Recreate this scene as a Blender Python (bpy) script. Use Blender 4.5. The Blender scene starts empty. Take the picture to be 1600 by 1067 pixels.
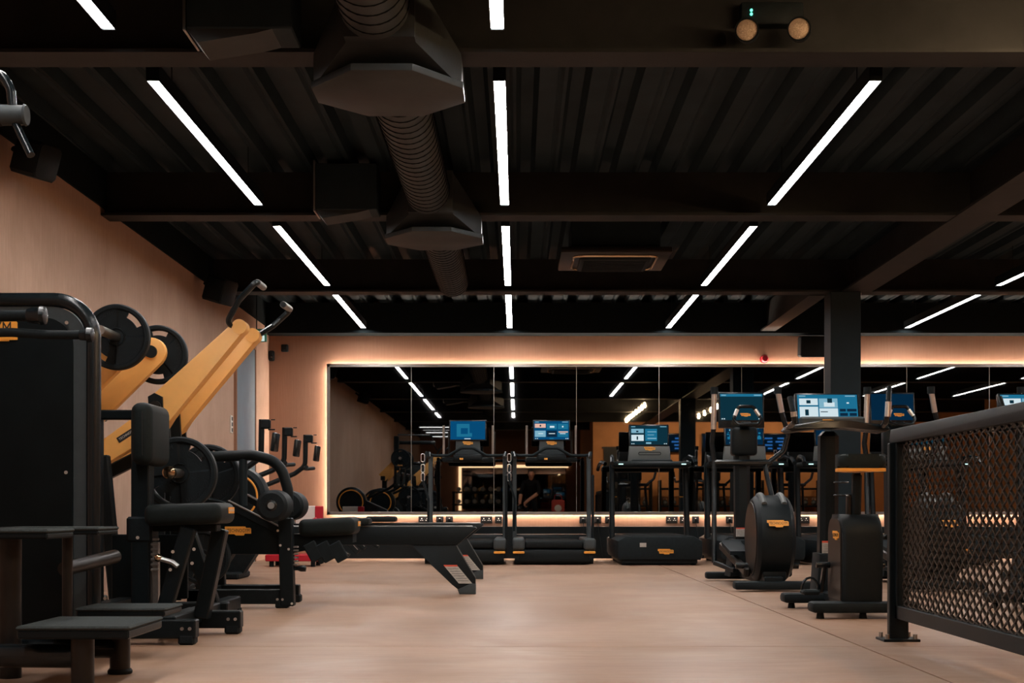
import bpy, bmesh, math, random
from mathutils import Vector, Matrix
random.seed(7)
PI = math.pi
sc = bpy.context.scene
COL = sc.collection

# ------------------------------------------------------------------ camera, world, exposure
F, CX, CY, H = 2222.2, 808.0, 794.0, 0.62
cam_data = bpy.data.cameras.new('camera')
cam_data.lens = 50; cam_data.sensor_width = 36; cam_data.sensor_fit = 'HORIZONTAL'
cam_data.shift_x = -8.0/1600; cam_data.shift_y = 260.5/1600
cam_data.clip_start = 0.05; cam_data.clip_end = 100
cam = bpy.data.objects.new('camera', cam_data); COL.objects.link(cam)
cam.location = (0, 0, H); cam.rotation_euler = (PI/2, 0, 0)
sc.camera = cam
w = bpy.data.worlds.new('world'); sc.world = w; w.use_nodes = True
w.node_tree.nodes['Background'].inputs[0].default_value = (0.012, 0.014, 0.016, 1)
w.node_tree.nodes['Background'].inputs[1].default_value = 1.0
sc.view_settings.view_transform = 'Standard'; sc.view_settings.look = 'None'
sc.view_settings.exposure = 0.0; sc.view_settings.gamma = 1.0
sc.view_settings.use_curve_mapping = False
try:
    sc.cycles.use_denoising = True
    sc.cycles.caustics_reflective = False; sc.cycles.caustics_refractive = False
    sc.cycles.sample_clamp_indirect = 4.0
    sc.cycles.max_bounces = 8; sc.cycles.diffuse_bounces = 5; sc.cycles.glossy_bounces = 4
except Exception:
    pass
STRIP = 68.0       # radiance of the linear ceiling lights
HALO = 130.0        # radiance of the LED tape behind the mirror

def X(px, d): return (px - CX)*d/F
def Z(py, d): return H + (CY - py)*d/F
def P(px, py, d): return Vector((X(px, d), d, Z(py, d)))

# ------------------------------------------------------------------ materials
MATS = {}
def pm(name, col, rough=0.5, metal=0.0, var=0.0, scale=8.0, bump=0.0, bscale=None, spec=0.5, stretch=None, sheen=0.0):
    m = bpy.data.materials.new(name); m.use_nodes = True
    nt = m.node_tree; b = nt.nodes['Principled BSDF']
    b.inputs['Base Color'].default_value = (*col, 1); b.inputs['Roughness'].default_value = rough
    b.inputs['Metallic'].default_value = metal
    b.inputs['Specular IOR Level'].default_value = spec
    if sheen: b.inputs['Sheen Weight'].default_value = sheen
    if var or bump:
        tc = nt.nodes.new('ShaderNodeTexCoord'); mp = nt.nodes.new('ShaderNodeMapping')
        nt.links.new(tc.outputs['Object'], mp.inputs[0])
        if stretch: mp.inputs['Scale'].default_value = stretch
        n = nt.nodes.new('ShaderNodeTexNoise'); n.inputs['Scale'].default_value = scale
        n.inputs['Detail'].default_value = 6; n.inputs['Roughness'].default_value = 0.6
        nt.links.new(mp.outputs[0], n.inputs[0])
        if var:
            r = nt.nodes.new('ShaderNodeValToRGB')
            r.color_ramp.elements[0].position = 0.3; r.color_ramp.elements[1].position = 0.72
            r.color_ramp.elements[0].color = tuple(max(0, c*(1-var)) for c in col) + (1,)
            r.color_ramp.elements[1].color = tuple(min(1, c*(1+var)) for c in col) + (1,)
            nt.links.new(n.outputs['Fac'], r.inputs[0]); nt.links.new(r.outputs[0], b.inputs['Base Color'])
        if bump:
            n2 = nt.nodes.new('ShaderNodeTexNoise'); n2.inputs['Scale'].default_value = bscale or scale*6
            n2.inputs['Detail'].default_value = 3
            nt.links.new(mp.outputs[0], n2.inputs[0])
            bp = nt.nodes.new('ShaderNodeBump'); bp.inputs['Strength'].default_value = bump
            bp.inputs['Distance'].default_value = 0.004
            nt.links.new(n2.outputs['Fac'], bp.inputs['Height']); nt.links.new(bp.outputs[0], b.inputs['Normal'])
    MATS[name] = m
    return m
def em(name, col, s):
    m = bpy.data.materials.new(name); m.use_nodes = True
    nt = m.node_tree; nt.nodes.clear()
    e = nt.nodes.new('ShaderNodeEmission'); o = nt.nodes.new('ShaderNodeOutputMaterial')
    e.inputs[0].default_value = (*col, 1); e.inputs[1].default_value = s
    nt.links.new(e.outputs[0], o.inputs[0]); MATS[name] = m
    return m
pm('black', (0.0055, 0.009, 0.011), 0.42, 0, 0.15, 30, 0.25, 240, spec=0.16)
pm('black_gloss', (0.0055, 0.009, 0.011), 0.25, spec=0.4)
pm('black_soft', (0.0085, 0.013, 0.0155), 0.6, 0, 0.2, 25, 0.3, 200, spec=0.14)
pm('plate_rubber', (0.009, 0.0135, 0.0165), 0.55, 0, 0.25, 20, 0.3, 150, spec=0.15)
pm('dumbbell_grey', (0.42, 0.42, 0.40), 0.5)
pm('joint', (0.03, 0.022, 0.018), 0.9)
pm('letter_rubber', (0.016, 0.02, 0.024), 0.5, spec=0.15)
pm('pad', (0.010, 0.0140, 0.0145), 0.55, 0, 0.15, 40, 0.2, 500, spec=0.12)
pm('pad_seam', (0.006, 0.006, 0.006), 0.8)
pm('step_rubber', (0.04, 0.048, 0.049), 0.8, 0, 0.3, 120, 0.6, 600, spec=0.15)
pm('grey_plastic', (0.042, 0.052, 0.056), 0.5, 0, 0.1, 20, spec=0.25)
pm('mid_grey', (0.1, 0.11, 0.11), 0.45)
pm('panel_sheet', (0.0055, 0.0085, 0.01), 0.35, 0, 0.2, 6, spec=0.1)
pm('warm_black', (0.018, 0.015, 0.013), 0.35, 0.2, 0.15, 20, spec=0.3)
pm('yellow', (0.9, 0.47, 0.135), 0.42, 0, 0.05, 10, 0.1, 200)
pm('badge_orange', (0.85, 0.36, 0.05), 0.4)
pm('badge_black', (0.01, 0.01, 0.01), 0.5)
pm('steel', (0.78, 0.77, 0.75), 0.32, 1.0, 0.08, 40)
pm('brushed', (0.42, 0.40, 0.38), 0.35, 1.0, 0.1, 60)
pm('bronze', (0.60, 0.45, 0.30), 0.2, 1.0)
pm('frame_alu', (0.32, 0.30, 0.28), 0.35, 1.0, 0.08, 50)
pm('deck_paint', (0.02, 0.031, 0.037), 0.55, 0, 0.25, 3, spec=0.05)
pm('beam_paint', (0.023, 0.024, 0.0245), 0.5, 0, 0.2, 4, 0.15, 90, spec=0.08)
pm('duct_paint', (0.036, 0.041, 0.043), 0.45, 0.1, 0.2, 6, 0.1, 90, spec=0.12)
pm('duct_seam', (0.007, 0.007, 0.007), 0.6, spec=0.05)
pm('column_paint', (0.012, 0.02, 0.025), 0.5, 0, 0.12, 4, spec=0.12)
pm('plinth', (0.0075, 0.012, 0.0145), 0.45, 0, 0.15, 6, spec=0.12)
pm('socket', (0.010, 0.010, 0.011), 0.3, spec=0.3)
pm('belt', (0.01, 0.012, 0.013), 0.75, 0, 0.2, 60, 0.3, 300, spec=0.12)
pm('white', (0.72, 0.71, 0.68), 0.5)
pm('label_grey', (0.42, 0.40, 0.37), 0.5, 0, 0.35, 40, stretch=(1, 1, 9))
pm('label_red', (0.65, 0.09, 0.05), 0.5)
pm('red', (0.46, 0.008, 0.026), 0.4)
pm('red_dark', (0.25, 0.006, 0.012), 0.3)
pm('door_blue', (0.13, 0.235, 0.305), 0.4, 0, 0.12, 3)
pm('door_dark', (0.007, 0.007, 0.008), 0.45)
pm('green_sign', (0.01, 0.16, 0.09), 0.4)
pm('skin', (0.55, 0.27, 0.18), 0.55, 0, 0.1, 30)
pm('cloth_black', (0.010, 0.011, 0.013), 0.85, 0, 0.2, 60, 0.3, 300, spec=0.1)
pm('cloth_red', (0.45, 0.06, 0.05), 0.8, 0, 0.2, 60)
pm('hair', (0.022, 0.014, 0.010), 0.6, 0, 0.3, 80)
pm('orange_wall', (0.70, 0.30, 0.11), 0.75, 0, 0.15, 2.5)
pm('upper_wall', (0.01, 0.014, 0.016), 0.7, spec=0.03)
pm('glass_dark', (0.01, 0.012, 0.014), 0.08)
pm('lens', (0.62, 0.48, 0.36), 0.15, 0.3, 0.3, 160, 0.8, 300)
pm('mirror', (0.25, 0.255, 0.255), 0.012, 1.0)
em('strip', (1.0, 0.965, 0.93), STRIP)
em('halo', (1.0, 0.80, 0.64), HALO)
em('strip_dim', (1, .98, .95), 5.0)
em('rear_halo', (1.0, 0.62, 0.33), 5.0)
em('bulb', (1.0, 0.66, 0.36), 480.0)
em('fill_glow', (1.0, 0.74, 0.48), 620.0)  # glow of the added fill lamps facing the orange wall
em('led_green', (0.12, 0.9, 0.6), 3.0)
em('led_white', (0.55, 0.9, 0.8), 1.6)
em('s_navy', (0.0015, 0.018, 0.045), 1.0)
em('s_teal', (0.004, 0.028, 0.045), 1.0)
em('s_blue', (0.002, 0.065, 0.17), 1.0)
em('s_cyan', (0.012, 0.15, 0.27), 1.0)
em('s_pale', (0.20, 0.42, 0.54), 1.0)
em('s_white', (0.62, 0.75, 0.80), 1.0)
em('s_peach', (0.75, 0.45, 0.36), 1.0)
em('s_dark', (0.004, 0.02, 0.045), 1.0)
em('s_tv', (0.05, 0.25, 0.75), 1.6)
em('sign_white', (0.6, 0.75, 0.7), 1.0)

def plaster(name, a, b, rough, streak):
    m = bpy.data.materials.new(name); m.use_nodes = True; nt = m.node_tree
    p = nt.nodes['Principled BSDF']; p.inputs['Roughness'].default_value = rough
    p.inputs['Specular IOR Level'].default_value = 0.3
    tc = nt.nodes.new('ShaderNodeTexCoord')
    def noise(scale, stretch, detail):
        mp = nt.nodes.new('ShaderNodeMapping'); mp.inputs['Scale'].default_value = stretch
        n = nt.nodes.new('ShaderNodeTexNoise'); n.inputs['Scale'].default_value = scale; n.inputs['Detail'].default_value = detail
        n.inputs['Roughness'].default_value = 0.65
        nt.links.new(tc.outputs['Object'], mp.inputs[0]); nt.links.new(mp.outputs[0], n.inputs[0])
        return n
    n1 = noise(1.1, (1, 1, 1), 8); n2 = noise(9, streak, 5)
    mx = nt.nodes.new('ShaderNodeMix'); mx.data_type = 'FLOAT'; mx.inputs[0].default_value = 0.4
    nt.links.new(n1.outputs['Fac'], mx.inputs[2]); nt.links.new(n2.outputs['Fac'], mx.inputs[3])
    r = nt.nodes.new('ShaderNodeValToRGB'); r.color_ramp.elements[0].position = 0.36; r.color_ramp.elements[1].position = 0.64
    r.color_ramp.elements[0].color = (*a, 1); r.color_ramp.elements[1].color = (*b, 1)
    nt.links.new(mx.outputs[0], r.inputs[0]); nt.links.new(r.outputs[0], p.inputs['Base Color'])
    bp = nt.nodes.new('ShaderNodeBump'); bp.inputs['Strength'].default_value = 0.12; bp.inputs['Distance'].default_value = 0.01
    nt.links.new(n2.outputs['Fac'], bp.inputs['Height']); nt.links.new(bp.outputs[0], p.inputs['Normal'])
    MATS[name] = m
    return m
plaster('terracotta', (0.285, 0.150, 0.096), (0.335, 0.182, 0.120), 0.78, (7, 7, 0.35))
plaster('side_plaster', (0.40, 0.255, 0.185), (0.54, 0.365, 0.275), 0.8, (9, 9, 0.5))
fl = plaster('floor', (0.305, 0.182, 0.119), (0.405, 0.252, 0.174), 0.42, (0.35, 1.8, 1))
# burnished swirl patches of the trowelled floor
nt = fl.node_tree; p = nt.nodes['Principled BSDF']
tc = nt.nodes.new('ShaderNodeTexCoord'); mp = nt.nodes.new('ShaderNodeMapping'); mp.inputs['Scale'].default_value = (0.5, 0.5, 1)
ns = nt.nodes.new('ShaderNodeTexNoise'); ns.inputs['Scale'].default_value = 1.3; ns.inputs['Detail'].default_value = 5; ns.inputs['Distortion'].default_value = 1.2
mr = nt.nodes.new('ShaderNodeMapRange'); mr.inputs['From Min'].default_value = 0.35; mr.inputs['From Max'].default_value = 0.65
mr.inputs['To Min'].default_value = 0.34; mr.inputs['To Max'].default_value = 0.56
nt.links.new(tc.outputs['Object'], mp.inputs[0]); nt.links.new(mp.outputs[0], ns.inputs[0])
nt.links.new(ns.outputs['Fac'], mr.inputs[0]); nt.links.new(mr.outputs[0], p.inputs['Roughness'])

# ------------------------------------------------------------------ mesh helpers
def fillet(pts, rad, n=6, closed=False):
    pts = [Vector(p) for p in pts]; out = []
    N = len(pts)
    for i, p in enumerate(pts):
        if not closed and i in (0, N-1): out.append(p); continue
        a, b = pts[i-1], pts[(i+1) % N]
        u, v = (a-p), (b-p); lu, lv = u.length, v.length
        if lu < 1e-6 or lv < 1e-6: continue
        u /= lu; v /= lv
        ang = u.angle(v)
        if ang > PI-0.02: out.append(p); continue
        t = min(rad/math.tan(ang/2), lu*0.49, lv*0.49); r = t*math.tan(ang/2)
        c = p + (u+v).normalized()*(r/math.sin(ang/2))
        s, e = (p+u*t)-c, (p+v*t)-c
        om = s.angle(e)
        for k in range(n+1):
            f = k/n
            out.append(c + (s*math.sin((1-f)*om) + e*math.sin(f*om))/math.sin(om) if om > 1e-4 else p)
    return out

class MB:
    def __init__(s): s.bm = bmesh.new()
    def box(s, c, size, rot=None, bev=0.0, seg=1, mi=0):
        M = Matrix.Translation(Vector(c)) @ (rot.to_4x4() if rot else Matrix()) @ Matrix.Diagonal((*size, 1))
        g = bmesh.ops.create_cube(s.bm, size=1, matrix=M)
        fs = {f for v in g['verts'] for f in v.link_faces}
        for f in fs: f.material_index = mi
        if bev:
            bev = min(bev, 0.49*min(size))
            es = list({e for v in g['verts'] for e in v.link_edges})
            r = bmesh.ops.bevel(s.bm, geom=es, offset=bev, segments=seg, profile=0.5, affect='EDGES', clamp_overlap=True)
            for f in r['faces']: f.material_index = mi
        return s
    def b2(s, lo, hi, bev=0.0, seg=1, mi=0):
        lo, hi = Vector(lo), Vector(hi)
        sz = [abs(hi[i]-lo[i]) for i in range(3)]
        return s.box((lo+hi)/2, sz, None, bev, seg, mi)
    def bar(s, p0, p1, wd, ht, bev=0.004, up=(0, 0, 1), mi=0):
        p0, p1 = Vector(p0), Vector(p1); d = p1-p0; L = d.length
        x = d.normalized(); u = Vector(up)
        if abs(x.dot(u)) > 0.98: u = Vector((0, 1, 0))
        y = u.cross(x).normalized(); z = x.cross(y)
        R = Matrix((x, y, z)).transposed()
        return s.box((p0+p1)/2, (L, wd, ht), R, bev, 1, mi)
    def tube(s, pts, r, seg=12, closed=False, mi=0, cap=True):
        pts = [Vector(p) for p in pts]; N = len(pts)
        rs = r if isinstance(r, (list, tuple)) else [r]*N
        t0 = None; nrm = None; rings = []
        for i in range(N):
            if closed: t = (pts[(i+1) % N]-pts[i-1]).normalized()
            else: t = (pts[min(i+1, N-1)]-pts[max(i-1, 0)]).normalized()
            if nrm is None:
                a = Vector((0, 0, 1)) if abs(t.z) < 0.9 else Vector((1, 0, 0))
                nrm = t.cross(a).normalized()
            else:
                nrm = (nrm - t*nrm.dot(t)).normalized()
            b = t.cross(nrm)
            rings.append([s.bm.verts.new(pts[i] + (nrm*math.cos(2*PI*k/seg) + b*math.sin(2*PI*k/seg))*rs[i]) for k in range(seg)])
        M = N if closed else N-1
        for i in range(M):
            A, B = rings[i], rings[(i+1) % N]
            for k in range(seg):
                f = s.bm.faces.new((A[k], A[(k+1) % seg], B[(k+1) % seg], B[k])); f.material_index = mi
        if not closed and cap:
            f = s.bm.faces.new(rings[0]); f.material_index = mi
            f = s.bm.faces.new(list(reversed(rings[-1]))); f.material_index = mi
        return s
    def cyl(s, p0, p1, r, r2=None, seg=20, mi=0):
        return s.tube([p0, p1], [r, r if r2 is None else r2], seg, mi=mi)
    def prism(s, poly, axis, lo, hi, mi=0, bev=0.0):
        def pt(a, b, c):
            return {'y': (a, c, b), 'x': (c, a, b), 'z': (a, b, c)}[axis]
        A = [s.bm.verts.new(pt(a, b, lo)) for a, b in poly]; B = [s.bm.verts.new(pt(a, b, hi)) for a, b in poly]
        n = len(poly); fs = [s.bm.faces.new(A), s.bm.faces.new(list(reversed(B)))]
        for k in range(n): fs.append(s.bm.faces.new((A[k], B[k], B[(k+1) % n], A[(k+1) % n])))
        for f in fs: f.material_index = mi
        if bev:
            es = list({e for f in fs[:2] for e in f.edges})
            r = bmesh.ops.bevel(s.bm, geom=es, offset=bev, segments=2, profile=0.5, affect='EDGES', clamp_overlap=True)
            for f in r['faces']: f.material_index = mi
        return s
    def lathe(s, prof, c, axis, seg=32, mi=0):
        # prof: list of (radius, t along axis)
        c = Vector(c); a = Vector(axis).normalized()
        u = a.cross(Vector((0, 0, 1)) if abs(a.z) < 0.9 else Vector((1, 0, 0))).normalized(); v = a.cross(u)
        rings = []
        for r, t in prof:
            if r < 1e-6: rings.append([s.bm.verts.new(c+a*t)])
            else: rings.append([s.bm.verts.new(c+a*t+(u*math.cos(2*PI*k/seg)+v*math.sin(2*PI*k/seg))*r) for k in range(seg)])
        for A, B in zip(rings, rings[1:]):
            for k in range(seg):
                k2 = (k+1) % seg
                if len(A) == 1 and len(B) == 1: continue
                if len(A) == 1: q = (A[0], B[k2], B[k])
                elif len(B) == 1: q = (A[k], A[k2], B[0])
                else: q = (A[k], A[k2], B[k2], B[k])
                f = s.bm.faces.new(q); f.material_index = mi
        return s
    def quad(s, a, b, c, d, mi=0):
        f = s.bm.faces.new([s.bm.verts.new(Vector(p)) for p in (a, b, c, d)]); f.material_index = mi
        return s
    def mesh(s, me, M, mi=0):
        k = len(s.bm.faces); n = len(s.bm.verts)
        s.bm.from_mesh(me); s.bm.verts.ensure_lookup_table(); s.bm.faces.ensure_lookup_table()
        for v in s.bm.verts[n:]: v.co = M @ v.co
        for f in s.bm.faces[k:]: f.material_index = mi
        return s
    def build(s, name, mats, parent=None, loc=(0, 0, 0), ang=35, norm=True):
        if isinstance(mats, str): mats = [mats]
        off = Vector(loc); q = parent
        while q is not None: off += q.location; q = q.parent
        if norm: bmesh.ops.recalc_face_normals(s.bm, faces=s.bm.faces)
        for v in s.bm.verts: v.co -= off
        me = bpy.data.meshes.new(name); s.bm.to_mesh(me); s.bm.free()
        for m in mats: me.materials.append(MATS[m])
        for p in me.polygons: p.use_smooth = True
        me.set_sharp_from_angle(angle=math.radians(ang))
        o = bpy.data.objects.new(name, me); COL.objects.link(o)
        o.location = loc
        if parent is not None: o.parent = parent
        return o
def tag(o, label=None, cat=None, group=None, kind=None):
    if label: o['label'] = label
    if cat: o['category'] = cat
    if group: o['group'] = group
    if kind: o['kind'] = kind
    return o
def thing(name, label, cat, loc=(0, 0, 0), group=None):
    o = bpy.data.objects.new(name, None); COL.objects.link(o); o.location = loc
    o.empty_display_size = 0.1
    return tag(o, label, cat, group)
def kids(o): return [c for c in KIDS.get(o.name, [])]
def copy_tree(o, parent=None):
    c = o.copy(); COL.objects.link(c); c.parent = parent
    for ch in list(o.children): copy_tree(ch, c)
    return c
def struct(o): o['kind'] = 'structure'; return o

_txt = {}
def text_mesh(t):
    if t in _txt: return _txt[t]
    cu = bpy.data.curves.new('lettering', 'FONT'); cu.body = t; cu.align_x = 'CENTER'; cu.align_y = 'CENTER'; cu.size = 1.0
    cu.extrude = 0.02; cu.resolution_u = 2
    o = bpy.data.objects.new('lettering', cu); COL.objects.link(o)
    dg = bpy.context.evaluated_depsgraph_get(); dg.update()
    me = bpy.data.meshes.new_from_object(o.evaluated_get(dg))
    bpy.data.objects.remove(o)
    wd = max(v.co.x for v in me.vertices) - min(v.co.x for v in me.vertices)
    _txt[t] = (me, wd)
    return _txt[t]
# orientation frames: columns = right, up, out(towards viewer)
def frame(out, up=(0, 0, 1)):
    o = Vector(out).normalized(); u = Vector(up); r = u.cross(o).normalized(); u = o.cross(r)
    return Matrix((r, u, o)).transposed()
FRONT = frame((0, -1, 0))
def text(parent, t, c, width, R=FRONT, mat='badge_black', name='lettering', hscale=1.0):
    me, wd = text_mesh(t); k = width/wd
    M = Matrix.Translation(Vector(c)) @ R.to_4x4() @ Matrix.Diagonal((k, k*hscale, k*0.8, 1))
    return MB().mesh(me, M).build(name, mat, parent, norm=False)
BADGE = [(-.5, .17), (.28, .17), (.30, .12), (.46, .12), (.5, .08), (.5, -.10), (.26, -.10), (.22, -.17), (-.08, -.17), (-.14, -.12), (-.40, -.12), (-.43, .04), (-.5, .04)]
def badge(parent, c, width, R=FRONT, t='TECHNOGYM', th=0.004):
    c = Vector(c); m = MB()
    A = [m.bm.verts.new(c + R @ Vector((a*width, b*width, 0))) for a, b in BADGE]
    B = [m.bm.verts.new(c + R @ Vector((a*width, b*width, th))) for a, b in BADGE]
    m.bm.faces.new(list(reversed(A))); m.bm.faces.new(B); n = len(A)
    for k in range(n): m.bm.faces.new((A[k], A[(k+1) % n], B[(k+1) % n], B[k]))
    o = m.build('badge', 'badge_orange', parent); o['label'] = 'orange maker badge with black lettering'
    text(o, t, c + R @ Vector((0.02*width, 0.01*width, th+0.0005)), width*0.84, R, hscale=1.45)
    return o
def warning(parent, c, wd, ht, R=FRONT, skew=0.0):
    c = Vector(c); m = MB()
    def q(x0, y0, x1, y1, mi, dz):
        f = lambda x, y: c + R @ Vector((x*wd - skew*y*ht, y*ht, dz))
        m.quad(f(x0, y0), f(x1, y0), f(x1, y1), f(x0, y1), mi)
    q(-.5, -.5, .5, .36, 0, 0.0015); q(-.5, .36, .5, .5, 1, 0.0015)
    for k in range(6):
        y = -.42 + k*.12; q(-.42, y, .40, y+.03, 2, 0.002)
    o = m.build('warning_label', ['label_grey', 'label_red', 'mid_grey'], parent, norm=False)
    o['label'] = 'pale warning sticker with red top band'
    return o

def screen(parent, c, wd, ht, content, R=FRONT, name='screen', depth=0.04, chin=0.0):
    c = Vector(c); m = MB()
    m.box(c + R @ Vector((0, -chin/2, -depth/2)), (wd, ht+chin, depth), R, 0.008, 2)
    o = m.build(name, 'black_gloss', parent)
    pal = ['s_navy', 's_teal', 's_blue', 's_cyan', 's_pale', 's_white', 's_peach', 's_dark', 's_tv']
    m = MB(); W, Hh = wd*0.93, ht*0.88
    for i, (x0, y0, x1, y1, k) in enumerate(content):
        dz = 0.0015 + i*0.00012
        f = lambda x, y: c + R @ Vector(((x-.5)*W, (y-.5)*Hh, dz))
        m.quad(f(x0, y0), f(x1, y0), f(x1, y1), f(x0, y1), pal.index(k))
    d = m.build('display', pal, o, norm=False); d['label'] = 'lit blue touch display'
    return o
BG = lambda k: [(0, 0, 1, 1, k)]
BAR = [(0, .9, 1, 1, 's_cyan'), (.03, .93, .14, .97, 's_pale'), (.8, .93, .97, .97, 's_pale')]
DOTS = [(.03, .03, .06, .07, 's_white'), (.08, .03, .11, .07, 's_white'), (.9, .03, .93, .07, 's_white'), (.95, .03, .98, .07, 's_white')]
C_IDLE = BG('s_blue') + [(.18, .15, .62, .85, 's_cyan'), (.3, .3, .5, .62, 's_blue'), (.55, .35, .95, .9, 's_blue'), (.4, .02, .58, .06, 's_white')]
C_TILES = BG('s_blue') + BAR[1:] + [(.02, .64, .33, .86, 's_peach'), (.16, .7, .2, .8, 's_dark'), (.36, .56, .65, .86, 's_cyan'), (.45, .64, .58, .74, 's_white'),
    (.68, .56, .97, .86, 's_cyan'), (.8, .66, .84, .74, 's_white'), (.02, .14, .33, .48, 's_pale'), (.12, .3, .26, .34, 's_white'), (.36, .14, .65, .48, 's_dark'), (.42, .3, .6, .34, 's_white'), (.68, .14, .97, .48, 's_cyan'), (.7, .38, .97, .44, 's_peach'), (.74, .3, .9, .34, 's_white'), (.44, .02, .56, .08, 's_cyan')] + DOTS
C_MENU = BG('s_cyan') + BAR + [(.03, .62, .34, .86, 's_white'), (.15, .68, .22, .8, 's_teal'), (.03, .18, .34, .56, 's_white'), (.12, .24, .18, .46, 's_teal'),
    (.36, .18, .67, .50, 's_white'), (.38, .36, .5, .39, 's_teal'), (.36, .52, .67, .86, 's_pale'), (.44, .56, .62, .72, 's_white'), (.5, .7, .58, .86, 's_teal'), (.69, .52, .98, .86, 's_cyan'), (.82, .67, .86, .72, 's_white'),
    (.70, .38, .80, .48, 's_dark'), (.82, .38, .98, .48, 's_dark'), (.70, .22, .83, .33, 's_dark'), (.86, .22, .98, .33, 's_dark'), (0, 0, 1, .13, 's_navy'), (.44, .02, .56, .11, 's_pale')] + DOTS
C_LIST = BG('s_teal') + BAR[1:] + [(.03, .62, .36, .84, 's_pale'), (.16, .66, .22, .74, 's_dark'), (.03, .2, .36, .52, 's_white'), (.17, .26, .21, .44, 's_teal'), (.4, .2, .72, .84, 's_cyan'), (.46, .3, .7, .36, 's_pale'), (.46, .66, .7, .7, 's_pale'), (.46, .5, .64, .53, 's_pale'), (.42, .04, .56, .13, 's_pale')] + DOTS
C_PLAIN = BG('s_teal') + BAR + DOTS
C_DARK = BG('s_navy')
rb = random.Random(3)
C_BUBBLES = BG('s_navy') + [(x, y, x+s_, y+s_*1.5, k) for x, y, s_, k in [(rb.uniform(.02, .9), rb.uniform(.25, .85), rb.uniform(.03, .08), rb.choice(['s_cyan', 's_pale', 's_cyan', 's_blue'])) for _ in range(34)]] + [(.05, .28, .95, .42, 's_cyan'), (.1, .42, .5, .55, 's_cyan'), (.1, .08, .4, .12, 's_pale')]

# ------------------------------------------------------------------ the setting
XL, XR, YB, YF = -3.07, 10.5, 17.6, -10.0
BOT, DECK = 2.78, 3.12
fo = struct(MB().b2((XL-0.1, YF-0.1, -0.12), (XR+0.1, YB+0.1, -0.012)).build('floor', 'joint'))
fo['label'] = 'trowelled peach resin floor with thin saw-cut joints'
g = 0.005
for (x0, x1) in ((XL, 1.545-g), (1.545+g, XR)):
    for (y0, y1) in ((YF, 6.38-g), (6.38+g, YB)):
        MB().b2((x0, y0, -0.0119), (x1, y1, 0)).build('floor_slab', 'floor', fo)
# corrugated steel deck
prof = []; pitch = 0.30; x = XL-0.1
while x < XR+0.1:
    prof += [(x, 0), (x+0.105, 0), (x+0.125, 0.012), (x+0.145, 0), (x+0.165, 0), (x+0.195, 0.07), (x+0.27, 0.07)]
    x += pitch
m = MB()
lo = [m.bm.verts.new((a, YF-0.1, DECK+b)) for a, b in prof]; hi = [m.bm.verts.new((a, YB+0.1, DECK+b)) for a, b in prof]
for k in range(len(prof)-1): m.bm.faces.new((lo[k], lo[k+1], hi[k+1], hi[k]))
m.b2((XL-0.1, YF-0.1, DECK+0.12), (XR+0.1, YB+0.1, DECK+0.2))
ce = struct(m.build('ceiling', 'deck_paint', ang=10)); ce['label'] = 'black painted corrugated steel deck ceiling'
wb = struct(MB().b2((XL-0.1, YB, -0.12), (XR+0.1, YB+0.1, DECK+0.12)).build('wall_back', 'terracotta')); wb['label'] = 'terracotta plaster wall behind the long backlit mirror'
wl = struct(MB().b2((XL-0.1, YF, -0.12), (XL, YB, 2.84)).build('wall_left', 'side_plaster')); wl['label'] = 'terracotta plaster side wall'
struct(MB().b2((XL-0.1, YF, 2.84), (XL+0.015, YB, DECK+0.12)).build('trim_1', 'upper_wall'))
struct(MB().b2((XR, YF, -0.12), (XR+0.1, YB, DECK+0.12)).build('wall_right', 'orange_wall'))
struct(MB().b2((XL-0.1, YF-0.1, -0.12), (2.1, YF, DECK+0.12)).build('wall_front', 'terracotta'))
struct(MB().b2((2.1, -2.6, 0), (XR, -2.5, DECK+0.1)).build('wall_rear', 'orange_wall'))
struct(MB().b2((2.0, YF, 0), (2.1, -2.5, DECK+0.1)).build('wall_return', 'orange_wall'))
bb = struct(MB().b2((-2.43, YB-0.035, 0), (XR, YB, 0.395), 0.003).build('baseboard_back', 'plinth')); bb['label'] = 'tall black plinth along the mirror wall'
# blue door leaf on the left wall
d = struct(MB().b2((XL, 15.45, 0), (XL+0.02, 16.55, 2.46)).build('door_1', 'door_blue')); d['label'] = 'blue-grey door in the terracotta side wall'
m = MB(); m.b2((XL, 15.41, 0), (XL+0.03, 15.45, 2.5)); m.b2((XL, 16.55, 0), (XL+0.03, 16.59, 2.5)); m.b2((XL, 15.45, 2.46), (XL+0.03, 16.55, 2.5))
m.build('door_frame', 'terracotta', d)
MB().tube(fillet([(XL+0.02, 15.62, 1.0), (XL+0.07, 15.62, 1.0), (XL+0.07, 15.75, 1.0)], 0.02), 0.01).build('door_handle', 'steel', d)
d = struct(MB().b2((2.28, -2.5, 0), (3.25, -2.46, 2.2)).build('door_2', 'door_dark')); d['label'] = 'dark door in the orange wall behind the camera'
MB().b2((2.24, -2.5, 2.2), (3.29, -2.45, 2.24)).build('door_frame', 'door_dark', d)

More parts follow.
